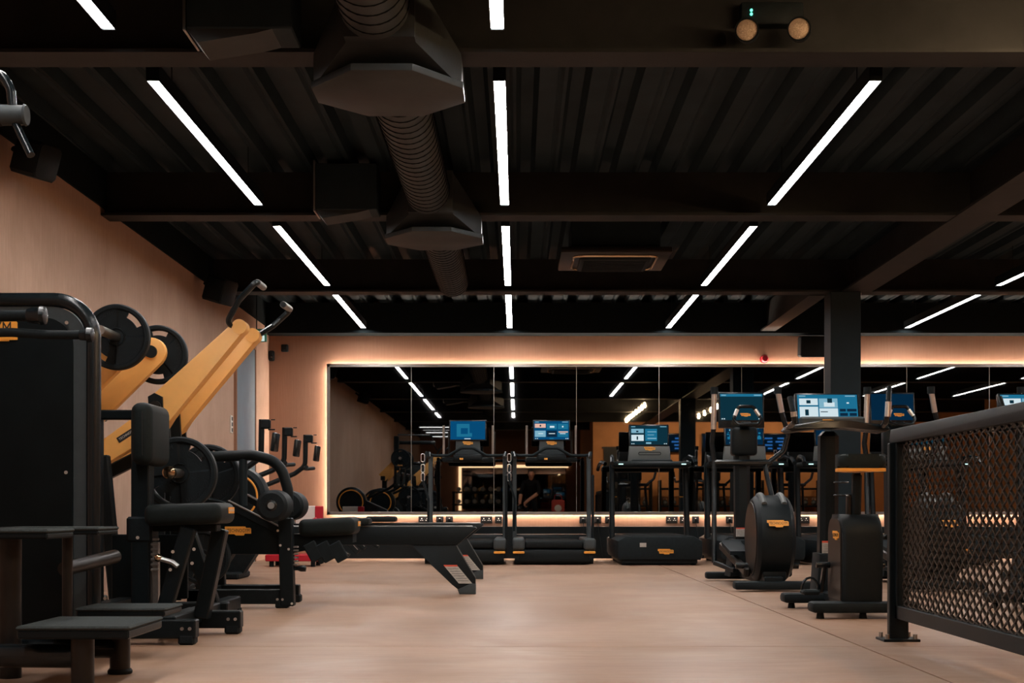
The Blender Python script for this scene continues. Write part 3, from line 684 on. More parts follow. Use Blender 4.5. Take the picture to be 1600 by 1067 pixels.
# ------------------------------------------------------------------ upright bikes
def bike(x0, label, content):
    y0 = 8.4
    t = thing('exercise_bike', label, 'exercise bike', (x0, y0, 0))
    V = lambda a, b, c: (x0+a, y0+b, c)
    MB().b2(V(-.055, -.4, .05), V(.055, .5, .11), .012).build('base_beam', 'black', t)
    for yy, a, b in ((-.40, -.30, .31), (.44, -.30, .31)):
        MB().b2(V(a, yy-.075, .035), V(b, yy+.075, .095), .02, 2).build('base_foot', 'black_soft', t)
        for s in (a+.06, b-.06, 0.0): MB().cyl(V(s, yy, 0), V(s, yy, .04), .024, .018, 12).build('levelling_foot', 'black', t)
    prof = fillet([(y0-.40, .07, 0), (y0-.40, .585, 0), (y0-.03, .585, 0), (y0-.02, .07, 0)], .11, 8)
    m = MB(); m.prism([(p[0], p[1]) for p in prof], 'x', x0-.115, x0+.115, bev=.025); b = m.build('drive_body', 'black', t)
    pr2 = fillet([(y0-.375, .10, 0), (y0-.375, .56, 0), (y0-.06, .56, 0), (y0-.05, .10, 0)], .09, 8)
    MB().prism([(p[0], p[1]) for p in pr2], 'x', x0-.121, x0-.112).build('side_cover', 'warm_black', b)
    badge(t, V(-.122, -.27, .465), .15, frame((-1, 0, 0)), 'TECHNOGYM')
    MB().cyl(V(-.2, -.10, .29), V(.2, -.10, .29), .018).build('crank_axle', 'black_gloss', t)
    MB().bar(V(-.15, -.10, .29), V(-.15, -.0, .13), .022, .035).build('crank', 'black_gloss', t)
    MB().box(V(-.215, .0, .125), (.10, .11, .03), None, .01).build('pedal', 'black_soft', t)
    MB().tube([V(-.215+.05*math.cos(k*PI/8), -.0, .14+.07*math.sin(k*PI/8)) for k in range(9)], .008, 6).build('pedal_strap', 'black_gloss', t)
    MB().bar(V(.15, -.10, .29), V(.15, -.2, .45), .022, .035).build('crank', 'black_gloss', t)
    MB().box(V(.215, -.2, .455), (.10, .11, .03), None, .01).build('pedal', 'black_soft', t)
    MB().bar(V(-.01, -.27, .55), V(-.01, -.30, .82), .05, .06, .012, (0, 1, 0)).build('seat_post', 'black', t)
    MB().bar(V(-.045, -.25, .55), V(-.045, -.26, .70), .03, .05, .008, (0, 1, 0)).build('post_sleeve', 'warm_black', t)
    plan = fillet([(x0-.14, y0-.42, 0), (x0+.14, y0-.42, 0), (x0+.13, y0-.28, 0), (x0+.035, y0-.08, 0), (x0-.035, y0-.08, 0), (x0-.13, y0-.28, 0)], .05, 5, True)
    m = MB(); m.prism([(p[0], p[1]) for p in plan], 'z', .845, .925, bev=.028); s = m.build('saddle', 'pad', t)
    m = MB(); m.prism([(p[0], p[1]) for p in plan], 'z', .828, .846); m.build('saddle_band', 'badge_orange', s)
    MB().bar(V(.0, .52, .08), V(-.005, .47, 1.10), .115, .14, .03, (0, 1, 0)).build('mast', 'black', t)
    m = MB(); m.prism([(x0-.095, .07), (x0+.08, .07), (x0+.065, .34), (x0-.075, .34)], 'y', y0+.40, y0+.62, bev=.02); m.build('mast_shroud', 'black_soft', t)
    warning(t, V(-.003, .428, .375), .10, .085)
    m = MB()
    for zz in (.70, .78): m.tube([V(.05+.045*math.cos(k*PI/8), .40+.045*math.sin(k*PI/8)-.02, zz) for k in range(16)], .006, 6, closed=True)
    m.build('bottle_cage', 'black_gloss', t)
    m = MB(); m.prism([(x0-.30, 1.10), (x0-.28, 1.125), (x0-.08, 1.155), (x0+.08, 1.155), (x0+.31, 1.125), (x0+.33, 1.10), (x0+.3, 1.085), (x0+.08, 1.11), (x0-.08, 1.11), (x0-.27, 1.085)], 'y', y0+.26, y0+.50, bev=.012); m.build('tray', 'black_gloss', t)
    MB().b2(V(-.2, .36, 1.12), V(.2, .44, 1.185), .012).build('console_neck', 'grey_plastic', t)
    screen(t, V(-.015, .44, 1.24), .40, .205, content, frame((0, -1, .28)))
    badge(t, V(-.03, .355, 1.155), .07)
    for s, top in ((-1, 1.29), (1, 1.35)):
        g_ = MB().tube(fillet([V(s*.285, .30, 1.11), V(s*.275, .16, 1.14), V(s*.285, .14, top-.1), V(s*.30, .18, top)], .03), .017, 10).build('handle', 'black_gloss', t)
        MB().tube([V(s*.281, .143, 1.17), V(s*.285, .141, top-.09)], .0195, 12).build('chrome_grip', 'steel', g_)
    return t
bike(1.945, 'black upright exercise bike with a lit menu screen, beside the barrier post', C_MENU)
bike(3.21, 'black upright exercise bike behind the mesh barrier with a lit menu screen', C_MENU)

# ------------------------------------------------------------------ rowing machines
def rower(y0, label, rail=True, fx=-2.53, fr=.188):
    t = thing('rowing_machine', label, 'rowing machine', (-1.5, y0, 0), 'rowing machines along the side wall')
    yp = y0+.28
    fz = .715
    MB().lathe([(0, -.13), (.20, -.13), (.235, -.10), (.24, 0), (.235, .10), (.20, .13), (0, .13)], (fx, y0+.13, fz), (0, 1, 0), 40).build('flywheel_case', 'black', t)
    for ys in (y0-.002, y0+.262): MB().tube([(fx+fr*math.cos(2*PI*k/40), ys, fz+fr*math.sin(2*PI*k/40)) for k in range(40)], .0085, 8, closed=True).build('accent_ring', 'badge_orange', t)
    m = MB(); m.prism([(fx-.2, .55), (fx+.05, .50), (-2.0, .30), (-1.9, .36), (-2.05, .60), (min(fx+.15, -2.15), .78), (fx, .82)], 'y', y0+.04, y0+.24, bev=.015); m.build('body', 'black', t)
    m = MB(); m.prism([(-2.62, .0), (-2.45, .0), (-2.15, .45), (-2.32, .5)], 'y', y0+.05, y0+.22); m.build('front_stand', 'black_soft', t)
    MB().b2((-2.75, y0-.15, 0), (-2.42, y0+.4, .06), .015).build('front_foot', 'black_soft', t)
    # console pole
    pp = fillet([(-2.35, yp-.1, .78), (-2.0, yp, .93), (-1.905, yp, 1.0), (-1.90, yp, 1.28)], .08)
    MB().tube(pp, .022, 10).build('console_pole', 'black', t)
    m = MB(); m.b2((-1.905, yp-.03, 1.21), (-1.835, yp+.03, 1.28), .008); m.bar((-1.83, yp, 1.278), (-1.80, yp, 1.278), .012, .008, 0); m.bar((-1.85, yp, 1.205), (-1.80, yp, 1.205), .02, .01, 0); m.build('device_holder', 'black', t)
    MB().box((-1.80, yp, 1.11), (.035, .17, .14), Matrix.Rotation(.12, 3, 'Y'), .01, 2).build('console', 'black_gloss', t)
    MB().tube(fillet([(-1.86, yp-.22, .985), (-1.9, yp-.05, .975), (-1.9, yp+.05, .975), (-1.86, yp+.22, .985)], .04), .017, 8).build('pull_handle', 'black_soft', t)
    if rail:
        xr0, xr1 = -2.0, -.292
        m = MB(); m.prism([(xr0, .355), (-.43, .355), (xr1, .475), (xr1-.008, .486), (xr0, .486)], 'y', y0-.065, y0+.065, bev=.006); r = m.build('slide_rail', 'black', t)
        for s in (-1, 1): MB().b2((xr0+.3, y0+s*.05-.008, .486), (xr1-.03, y0+s*.05+.008, .494), .003).build('rail_track', 'brushed', r)
        MB().b2((-1.32, y0-.12, .50), (-1.06, y0+.12, .55), .02, 2).build('sliding_seat', 'pad', t)
        poly = [(-.775, .36), (-.445, .36), (-.300, .115), (-.300, .03), (-.42, .03), (-.47, .07)]
        m = MB(); m.prism(poly, 'y', y0-.055, y0+.055, bev=.006); m.build('rear_leg', 'black', t)
        MB().prism([(-.415, 0), (-.298, 0), (-.298, .075), (-.33, .08), (-.43, .035)], 'y', y0-.06, y0+.06, bev=.006).build('rear_foot', 'grey_plastic', t)
        MB().bar((-.438, y0-.054, .355), (-.298, y0-.054, .12), .006, .006, 0).build('edge_line', 'mid_grey', t)
        m = MB(); c0 = Vector((-.522, y0-.0565, .2)); c1 = Vector((-.425, y0-.0565, .2)); dn = Vector((.102, 0, -.122))
        m.quad(c0+dn, c1+dn, c1, c0, 0); m.quad(c0+Vector((0, -.0004, 0)), c1+Vector((0, -.0004, 0)), c1+Vector((-.008, -.0004, .012)), c0+Vector((-.008, -.0004, .012)), 1)
        for k in range(6):
            f = .12+.14*k; a_ = c0+dn*f+Vector((.01, -.0005, 0)); b_ = c1+dn*f+Vector((-.01, -.0005, 0)); m.quad(a_+dn*.03, b_+dn*.03, b_, a_, 2)
        q = m.build('warning_label', ['label_grey', 'label_red', 'mid_grey'], t, norm=False); q['label'] = 'pale warning sticker with red top band'
        for (a, b, c_, d_, wd) in ((-1.488, .345, -1.385, .235, .05), (-1.375, .315, -1.325, .268, .04), (-1.25, .31, -1.205, .280, .025)):
            q = MB().bar((a, y0-.09, b), (c_, y0-.09, d_), .09, wd, .005).build('foot_plate', 'black_soft', t)
            MB().bar((a, y0-.137, b+wd*.5), (c_, y0-.137, d_+wd*.5), .004, .006, 0).build('plate_edge', 'brushed', q)
    return t
rower(10.3, 'black rowing machine with long rail, nearest of the rowers', fx=-2.42)
rower(11.35, 'black rowing machine between the two with long rails', rail=False, fx=-2.247, fr=.172)
rower(12.5, 'black rowing machine with long rail, farthest of the rowers', fx=-2.60)

# red stand at the back
t = thing('red_stand', 'red stand with a pale panel near the terracotta wall corner', 'stand', (-2.35, 15.2, 0))
MB().b2((-2.66, 15.0, .06), (-2.10, 15.5, .13), .01).build('base', 'red', t)
MB().b2((-2.19, 15.40, .13), (-2.105, 15.46, .645), .008).build('upright', 'red', t)
MB().b2((-2.40, 15.41, .42), (-2.19, 15.45, .645), .004).build('panel', 'white', t)
MB().bar((-2.55, 15.2, .3), (-2.15, 15.3, .5), .06, .06, .01).build('brace', 'red', t)
for xx in (-2.6, -2.16):
    for yy in (15.06, 15.44): MB().cyl((xx, yy, 0), (xx, yy, .07), .025, seg=10).build('foot', 'black_soft', t)

# ------------------------------------------------------------------ weight plates
def plate(c, r, label, rot=45, th=.055):
    c = Vector(c); t = thing('weight_plate', label, 'weight plate', c, 'black weight plates on the machines')
    m = MB()
    # disc: two opposed sunk sectors, each with an open grip slot near the rim, and two raised lettered sectors
    N = 72
    def angd(k, e): return (k*360/N + e - rot) % 180
    def isl(k): a = angd(k, 180/N); return a < 21 or a > 159
    def sunk(k): a = angd(k, 0); return a < 43 or a > 137
    ri, r1, r2 = .026, r*.66, r*.82
    def vt(rr, k, y): a = 2*PI*k/N; return c+Vector((rr*math.cos(a), y, rr*math.sin(a)))
    rad = [(ri, .020), (r*.22, .020), (r*.26, .026), (r*.29, .021), (r1, .020), (r2, .020), (r*.84, .021), (r*.87, th/2), (r*.96, th/2), (r, th/2-.008)]
    def hh(i, k): return .010 if (3 <= i <= 5 and sunk(k)) else rad[i][1]
    for sgn in (-1, 1):
        R_ = [[m.bm.verts.new(vt(rad[i][0], k, sgn*hh(i, k))) for k in range(N)] for i in range(len(rad))]
        if sgn < 0: Fr = R_
        else: Bk = R_
        for i in range(len(rad)-1):
            for k in range(N):
                if i == 4 and isl(k): continue
                m.bm.faces.new((R_[i][k], R_[i][(k+1) % N], R_[i+1][(k+1) % N], R_[i+1][k]))
    for k in range(N):
        k2 = (k+1) % N
        m.bm.faces.new((Fr[-1][k], Fr[-1][k2], Bk[-1][k2], Bk[-1][k])); m.bm.faces.new((Fr[0][k], Fr[0][k2], Bk[0][k2], Bk[0][k]))
        if isl(k):
            for i in (4, 5): m.bm.faces.new((Fr[i][k], Fr[i][k2], Bk[i][k2], Bk[i][k]))
            if not isl(k-1): m.bm.faces.new((Fr[4][k], Fr[5][k], Bk[5][k], Bk[4][k]))
            if not isl(k2): m.bm.faces.new((Fr[4][k2], Fr[5][k2], Bk[5][k2], Bk[4][k2]))
    m.build('disc', 'plate_rubber', t, ang=25)
    # raised lettering along the rim
    m = MB(); word = 'TECHNOGYM'
    for base in (rot-90, rot+90):
        for i, ch in enumerate(word):
            a = math.radians(base + 32 - i*8); q = c + Vector((r*.74*math.cos(a), -.021, r*.74*math.sin(a)))
            me, wd = text_mesh(ch); k = r*.14
            Rr = FRONT @ Matrix.Rotation(a-PI/2, 3, 'Z')
            m.mesh(me, Matrix.Translation(q) @ Rr.to_4x4() @ Matrix.Diagonal((k, k, .05, 1)))
    m.build('rim_lettering', 'letter_rubber', t, norm=False)['kind'] = 'stuff'
    return t

# ------------------------------------------------------------------ plate-loaded lever machine
YA, YC = 7.72, 8.10      # near and far lever
t = thing('lever_machine', 'plate-loaded machine with two long yellow levers and black handles', 'gym machine', (-1.95, 7.9, 0))
for yy, nm in ((YA, 0), (YC, 1)):
    pts = [(-2.42, .80), (-1.945, 1.105), (-1.895, 1.20), (-1.50, 1.60)]
    wl = (.052, .072, .075, .040); wv = wl[3]
    def off(a, b, s):
        d_ = Vector((b[0]-a[0], b[1]-a[1])).normalized(); return Vector((-d_.y, d_.x))*s
    U, D = [], []
    segs = [off(pts[i], pts[i+1], 1) for i in range(3)]
    nr = [segs[0], (segs[0]+segs[1]).normalized(), (segs[1]+segs[2]).normalized(), segs[2]]
    for p_, n_, wv in zip(pts, nr, wl):
        U.append((p_[0]+n_.x*wv, p_[1]+n_.y*wv)); D.append((p_[0]-n_.x*wv, p_[1]-n_.y*wv))
    m = MB(); m.prism(U + list(reversed(D)), 'y', yy-.045, yy+.045, bev=.008)
    m.cyl((-1.50, yy-.05, 1.60), (-1.50, yy+.05, 1.60), wv, seg=24)
    lv = m.build('lever', 'yellow', t)
    # black handle at the tip
    if nm == 0: h = [(-1.525, yy-.01, 1.585), (-1.56, yy-.06, 1.625), (-1.50, yy-.06, 1.74), (-1.405, yy-.06, 1.84), (-1.40, yy+.14, 1.84)]
    else: h = [(-1.49, yy+.02, 1.60), (-1.40, yy+.06, 1.665), (-1.30, yy+.07, 1.76), (-1.31, yy-.15, 1.76)]
    hd = MB().tube(fillet(h, .03), .0165, 10).build('handle', 'black_gloss', t)
    MB().tube([Vector(h[-1]).lerp(Vector(h[-2]), .05), Vector(h[-1]).lerp(Vector(h[-2]), .85)], .019, 12).build('grip', 'brushed', hd)
    # pivot bracket and upright
    m = MB(); m.prism([(-1.985, 1.22), (-1.95, 1.24), (-1.91, 1.22), (-1.895, .98), (-1.90, .10), (-1.97, .10), (-1.97, .98)], 'y', yy-.075, yy-.05); m.prism([(-1.985, 1.22), (-1.95, 1.24), (-1.91, 1.22), (-1.895, .98), (-1.90, .10), (-1.97, .10), (-1.97, .98)], 'y', yy+.05, yy+.075)
    m.build('pivot_bracket', 'black', t)
    MB().cyl((-1.945, yy-.085, 1.165), (-1.945, yy+.085, 1.165), .032).build('pivot_pin', 'warm_black', t)
# badge along the near lever
d_ = Vector((-1.945+2.42, 0, 1.105-.80)).normalized()
text_R = Matrix((d_, Vector((0, -1, 0)).cross(d_), Vector((0, -1, 0)))).transposed()
c = Vector((-2.10, YA-.0465, 1.02))
q = MB().box(c, (.13, .032, .003), text_R, .001).build('badge', 'badge_black', t); q['label'] = 'black name strip on the yellow lever'
text(q, 'TECHNOGYM', c+Vector((0, -.002, 0)), .11, text_R, 'white')
# top load arms with hubs
PXc, PZc = -2.165, 1.545
for yy in (7.90, 8.44):
    m = MB(); a = Vector((PXc, PZc)); b = Vector((-2.52, 1.19)); n_ = Vector((b-a)).normalized(); n2 = Vector((-n_.y, n_.x))*.085
    arc = [(a.x - n_.x*.085*math.cos(th) + n2.x*math.sin(th), a.y - n_.y*.085*math.cos(th) + n2.y*math.sin(th)) for th in [(-90+180*k/12)*PI/180 for k in range(13)]]
    m.prism(arc + [(b.x+n2.x, b.y+n2.y), (b.x-n2.x, b.y-n2.y)], 'y', yy-.028, yy+.028, bev=.006); la = m.build('load_arm', 'yellow', t)
    MB().cyl((PXc, yy-.05, PZc), (PXc, yy+.03, PZc), .037, seg=24).build('hub_cap', 'black_soft', la)
MB().cyl((PXc, 7.38, PZc), (PXc, 7.9, PZc), .025).build('load_horn', 'brushed', t)
MB().cyl((PXc, 8.44, PZc), (PXc, 8.75, PZc), .025).build('load_horn', 'brushed', t)
MB().bar((-2.50, 8.17, .08), (-2.50, 8.17, 1.25), .09, .09, .008).build('rear_upright', 'black', t)
MB().bar((-2.50, 7.8, 1.18), (-2.50, 8.55, 1.18), .08, .08, .008).build('top_crossbar', 'black', t)
MB().bar((-2.50, 7.9, .70), (-1.93, 7.9, .99), .07, .07, .008).build('brace', 'black', t)
MB().bar((-2.6, 7.9, .06), (-1.6, 7.9, .06), .08, .08, .008).build('base_beam', 'black', t)
MB().bar((-2.5, 7.45, .06), (-2.5, 8.55, .06), .08, .08, .008).build('base_beam', 'black', t)
MB().bar((-1.68, 7.35, .06), (-1.68, 8.45, .06), .08, .08, .008).build('base_beam', 'black', t)
for (xx, yy) in ((-2.5, 7.5), (-2.5, 8.5), (-1.68, 7.4), (-1.68, 8.4)): MB().b2((xx-.045, yy-.045, 0), (xx+.045, yy+.045, .03)).build('foot', 'black_soft', t)
MB().bar((-2.20, 7.55, .90), (-2.12, 7.55, .06), .07, .06, .008, (0, 1, 0)).build('side_post', 'black', t)
MB().bar((-1.93, 7.9, .80), (-1.68, 7.9, .06), .08, .06, .008, (0, 1, 0)).build('front_strut', 'black', t)
MB().cyl((-1.705, 6.97, .795), (-1.705, 7.95, .795), .024).build('load_horn', 'brushed', t)
MB().bar((-1.93, 7.9, .80), (-1.705, 7.9, .795), .07, .06, .008).build('horn_arm', 'black', t)
MB().lathe([(0, -.008), (.02, -.006), (.031, 0), (.033, .012), (.033, .03)], (-1.705, 6.955, .795), (0, 1, 0), 20).build('horn_cap', 'bronze', t)
plate((PXc, 7.70, PZc), .178, 'black weight plate high on the nearer yellow load arm')
plate((PXc, 8.58, PZc), .178, 'black weight plate high behind the round yellow arm end', 84)
plate((-1.705, 7.20, .795), .187, 'large black weight plate behind the seat, with a bronze horn end', 50)
plate((-1.967, 9.06, .823), .204, 'large black weight plate half hidden behind the arched tube', 60)

# ------------------------------------------------------------------ seated machine in front
t = thing('seated_press_machine', 'black seat and upright back pad machine with notched column, nearest seat', 'gym machine', (-1.7, 6.75, 0))
for (yy, x1, x0) in ((6.47, -1.455, -2.02), (7.03, -1.36, -2.02)):
    MB().b2((x0, yy-.04, .03), (x1, yy+.04, .115), .006).build('base_rail', 'black', t)
    MB().b2((x1-.08, yy-.042, 0), (x1-.005, yy+.042, .05), .01).build('rubber_foot', 'black_soft', t)
    MB().b2((x0+.01, yy-.042, 0), (x0+.09, yy+.042, .05), .01).build('rubber_foot', 'black_soft', t)
    for k in range(2): MB().cyl((x1-.06+k*.035, yy-.046, .075), (x1-.06+k*.035, yy-.038, .075), .008, seg=10).build('bolt', 'steel', t)
MB().b2((-1.98, 6.45, .10), (-1.90, 7.05, .18), .006).build('cross_rail', 'black', t)
MB().b2((-1.63, 6.45, .06), (-1.55, 7.05, .13), .006).build('cross_rail', 'black', t)
MB().b2((-1.82, 6.70, .06), (-1.735, 6.80, 1.06), .006).build('column', 'black', t)
MB().b2((-2.03, 6.715, 1.04), (-1.74, 6.785, 1.085), .006).build('head_bar', 'black', t)
MB().b2((-2.03, 6.715, .10), (-1.97, 6.785, 1.085), .006).build('rear_post', 'black', t)
b = MB(); b.b2((-1.795, 6.58, .822), (-1.693, 6.96, 1.112), .042, 4); b = b.build('back_pad', 'pad', t)
MB().tube(fillet([(-1.735, 6.578, .85), (-1.735, 6.578, 1.085), (-1.735, 6.962, 1.085), (-1.735, 6.962, .85)], .03, 4, True), .0025, 6, closed=True).build('seam', 'pad_seam', b)
R = Matrix.Rotation(-.03, 3, 'Y')
m = MB(); m.box((-1.555, 6.77, .592), (.36, .36, .10), R, .035, 4); s = m.build('seat_pad', 'pad', t)
q = MB().box((-1.3745, 6.84, .61), (.004, .13, .03), None, .001).build('seat_badge', 'badge_orange', t); q['label'] = 'small orange and white seat badge'
text(q, 'PURE STRENGTH', (-1.3715, 6.84, .61), .12, frame((1, 0, 0)), 'white')
MB().b2((-1.74, 6.72, .51), (-1.42, 6.82, .545), .005).build('seat_carrier', 'black', t)
MB().bar((-1.665, 6.65, .09), (-1.535, 6.65, .53), .07, .06, .006, (0, 1, 0)).build('strut', 'black', t)
MB().bar((-1.525, 6.88, .09), (-1.435, 6.88, .52), .07, .085, .006, (0, 1, 0)).build('strut', 'black', t)
m = MB(); m.b2((-1.722, 6.72, .10), (-1.697, 6.76, .46))
m.build('slide_bar', 'brushed', t)
m = MB()
for k in range(7): m.box((-1.71, 6.715, .33+k*.024), (.038, .02, .012), None, .003)
m.build('notches', 'brushed', t)
MB().tube(fillet([(-1.655, 6.6, .385), (-1.60, 6.6, .37), (-1.575, 6.6, .35)], .02), .012, 10).build('release_lever', 'steel', t)
MB().lathe([(0, -.02), (.014, -.014), (.02, 0), (.014, .014), (0, .02)], (-1.665, 6.6, .39), (1, 0, 0), 16).build('lever_knob', 'bronze', t)
for (px, py) in ((270, 862), (266, 890), (303, 858), (300, 880), (164, 935), (215, 840)): MB().cyl(P(px, py, 6.58), P(px, py, 6.6), .008, seg=10).build('bolt', 'steel', t)
MB().b2((-2.02, 7.08, .17), (-1.64, 7.1, .49), .004).build('guard_panel', 'plinth', t)
MB().b2((-1.84, 6.69, .46), (-1.72, 6.83, .58), .01).build('slide_collar', 'black_soft', t)

# ------------------------------------------------------------------ leg machine with rollers
t = thing('leg_machine', 'black plate-loaded leg machine with foam rollers and arched tube', 'gym machine', (-1.6, 9.1, 0))
MB().prism([(X(318, 8.85), Z(775, 8.85)), (X(352, 8.85), Z(785, 8.85)), (X(438, 8.85), Z(826, 8.85)), (X(455, 8.85), Z(835, 8.85)), (X(455, 8.85), Z(866, 8.85)), (X(318, 8.85), Z(866, 8.85))], 'y', 8.83, 8.95, bev=.01).build('body', 'panel_sheet', t)
badge(t, P(372, 829.5, 8.826), .163)
arch = fillet([P(320, 714, 8.9), P(395, 711, 8.9), P(437, 722, 8.9), P(450, 765, 8.9), P(450, 800, 8.9)], .16, 8)
MB().tube(arch, .034, 12).build('arched_tube', 'black', t)
MB().tube([P(380, 716, 8.9), P(380, 790, 8.9)], .026, 10).build('arch_post', 'column_paint', t)
MB().tube([P(322, 714, 8.9), P(322, 790, 8.9)], .034, 10).build('arch_post', 'black', t)
MB().bar(P(352, 786, 8.83), P(442, 832, 8.83), .02, .05, .006).build('guide_rail', 'black', t)
MB().bar(P(357, 782, 8.815), P(440, 824, 8.815), .012, .010, .002).build('guide_edge', 'brushed', t)
MB().bar(P(385, 776, 9.1), P(450, 814, 9.1), .02, .05, .006).build('guide_rail', 'black', t)
MB().bar(P(385, 772, 9.085), P(450, 808, 9.085), .012, .010, .002).build('guide_edge', 'brushed', t)
rx, rz = -1.472, .636
MB().cyl((rx, 8.5, rz), (rx, 9.45, rz), .02).build('roller_axle', 'steel', t)
for (a, b) in ((8.52, 8.78), (9.16, 9.42)):
    r = MB().lathe([(.022, a-9), (.075, a-9), (.094, a-9+.02), (.097, (a+b)/2-9), (.094, b-9-.02), (.075, b-9), (.022, b-9)], (rx, 9, rz), (0, 1, 0), 32).build('foam_roller', 'plate_rubber', t)
    MB().lathe([(0, -.012), (.02, -.010), (.034, -.002), (.036, .006)], (rx, a, rz), (0, 1, 0), 20).build('roller_cap', 'black_gloss', r)
    MB().lathe([(0, -.02), (.008, -.018), (.011, -.01)], (rx, a, rz), (0, 1, 0), 12).build('cap_screw', 'steel', r)
m = MB(); m.box((-1.21, 9.19, .50), (.36, .36, .115), Matrix.Rotation(-.05, 3, 'Y'), .04, 4); m.build('seat_pad', 'pad', t)
q = MB().box((-1.0255, 9.24, .52), (.004, .12, .032), None, .001).build('seat_badge', 'badge_orange', t); q['label'] = 'small orange and white seat badge'
text(q, 'PURE STRENGTH', (-1.0225, 9.24, .52), .11, frame((1, 0, 0)), 'white')
MB().prism([(-1.46, .33), (-1.05, .40), (-1.05, .455), (-1.46, .455)], 'y', 9.08, 9.3).build('seat_carrier', 'black', t)
MB().bar((-1.425, 8.85, 0.012), (-1.44, 8.85, .56), .085, .09, .006, (0, 1, 0)).build('front_post', 'black', t)
m = MB()
for k in range(6): m.box((-1.375, 8.84, .27+k*.022), (.03, .04, .011), None, .003)
m.build('notches', 'brushed', t)
MB().lathe([(0, -.035), (.02, -.03), (.02, 0), (.012, .02), (.012, .06)], (-1.345, 8.85, .245), (-1, 0, 0), 14).build('lever_knob', 'black_gloss', t)
MB().b2((-2.05, 8.82, .025), (-1.44, 8.90, .115), .006).build('base_rail', 'black', t)
MB().b2((-1.50, 8.81, 0), (-1.42, 8.91, .06), .008).build('rubber_foot', 'black_soft', t)
MB().b2((-2.05, 9.38, .025), (-1.44, 9.46, .115), .006).build('base_rail', 'black', t)
MB().b2((-1.52, 9.37, 0), (-1.43, 9.47, .05), .008).build('rubber_foot', 'black_soft', t)
MB().b2((-2.05, 8.82, 0), (-1.95, 9.46, .115), .006).build('cross_rail', 'black', t)
MB().b2((-2.0, 8.84, .1), (-1.92, 8.92, .72), .006).build('rear_post', 'black', t)
for k in range(2): MB().cyl((-1.485+k*.032, 8.803, .055), (-1.485+k*.032, 8.812, .055), .008, seg=10).build('bolt', 'steel', t)
for (px, py) in ((434, 829), (438, 852), (451, 858), (456, 943)): MB().cyl(P(px, py, 8.79), P(px, py, 8.81), .008, seg=10).build('bolt', 'steel', t)
MB().cyl((-1.895, 8.47, .325), (-1.895, 8.85, .325), .024).build('storage_horn', 'brushed', t)
MB().cyl((-1.967, 8.98, .823), (-1.967, 9.3, .823), .024).build('load_horn', 'brushed', t)
MB().bar((-1.96, 9.26, .823), (-1.96, 9.42, .1), .06, .06, .006, (0, 1, 0)).build('horn_arm', 'black', t)
plate((-1.895, 8.58, .325), .166, 'smaller black weight plate low beside the orange-badged machine body')
for k in range(3): MB().bar((-1.32+k*.08, 9.0, .40), (-1.26+k*.08, 9.0, .29), .08, .03, .006, (0, 1, 0)).build('carrier_rib', 'black_soft', t)

# ------------------------------------------------------------------ assisted chin and dip machine, nearest left
t = thing('chin_dip_machine', 'tall black chin and dip machine with rubber steps, nearest the camera', 'gym machine', (-2.1, 5.7, 0))
xs0, xs1, zt = -2.47, -1.852, 1.53
fr = fillet([(xs0, 6.22, .03), (xs0, 6.22, zt), (xs1, 6.22, zt), (xs1, 6.22, .03)], .17, 10)
MB().tube(fr, .032, 14).build('frame_tube', 'black_gloss', t)
inner = [(p[0], p[2]) for p in fillet([(xs0+.03, 0, .06), (xs0+.03, 0, zt-.03), (xs1-.03, 0, zt-.03), (xs1-.03, 0, .06)], .15, 10)]
MB().prism(inner, 'y', 6.21, 6.25).build('border_panel', 'grey_plastic', t)
inner = [(p[0], p[2]) for p in fillet([(xs0+.075, 0, .08), (xs0+.075, 0, zt-.08), (xs1-.085, 0, zt-.08), (xs1-.085, 0, .08)], .12, 10)]
MB().prism(inner, 'y', 6.195, 6.212, bev=.004).build('shroud', 'panel_sheet', t)
badge(t, P(-48, 516, 6.19), .42)
MB().b2((X(-60, 6.19), 6.188, Z(533, 6.19)), (X(14, 6.19), 6.193, Z(530, 6.19))).build('badge_line', 'badge_orange', t)
for (px, py) in ((104, 504), (103, 738)): MB().cyl(P(px, py, 6.19), P(px, py, 6.2), .008, seg=10).build('bolt', 'steel', t)
# carrying column out of the frame, with arms
MB().b2((-2.56, 5.35, 0), (-2.46, 5.47, 2.12), .01).build('column', 'black', t)
MB().b2((-2.56, 5.35, .0), (-2.46, 6.2, .09), .01).build('base_beam', 'black', t)
MB().b2((-2.56, 6.14, .0), (-1.80, 6.24, .06), .01).build('base_beam', 'black', t)
h = MB().tube([(-2.48, 5.40, 1.34), (X(52, 5.3), 5.30, 1.338)], .021, 12).build('dip_handle', 'black_soft', t)
MB().lathe([(0, -.045), (.026, -.04), (.031, -.02), (.031, .0), (.036, .01), (.033, .025), (0, .032)], (X(60, 5.3), 5.3, 1.338), (1, 0, 0), 20).build('end_cap', 'black_gloss', h)
h = MB().tube(fillet([(-2.48, 5.42, 1.285), (X(20, 5.3), 5.30, 1.275), (X(75, 5.3), 5.30, 1.266), (X(135, 5.3), 5.30, 1.266)], .05), .017, 12).build('dip_handle', 'black_soft', t)
MB().lathe([(0, -.03), (.02, -.028), (.022, -.005), (.029, .0), (.027, .018), (0, .024)], (X(137, 5.3), 5.3, 1.266), (1, 0, 0), 20).build('end_cap', 'black_gloss', h)
g0 = MB().tube(fillet([(-2.50, 5.2, 2.16), (X(2, 5.0), 5.0, Z(113, 5.0)), (X(17, 5.0), 5.0, Z(140, 5)), (X(20, 5.0), 5.0, Z(175, 5.0))], .06), .016, 12).build('chin_handle', 'black_gloss', t)
MB().cyl((-2.5, 5.0, Z(180, 5)), (X(3, 5), 5.0, Z(180, 5)), .038, seg=20).build('grip_tube', 'black_soft', g0)
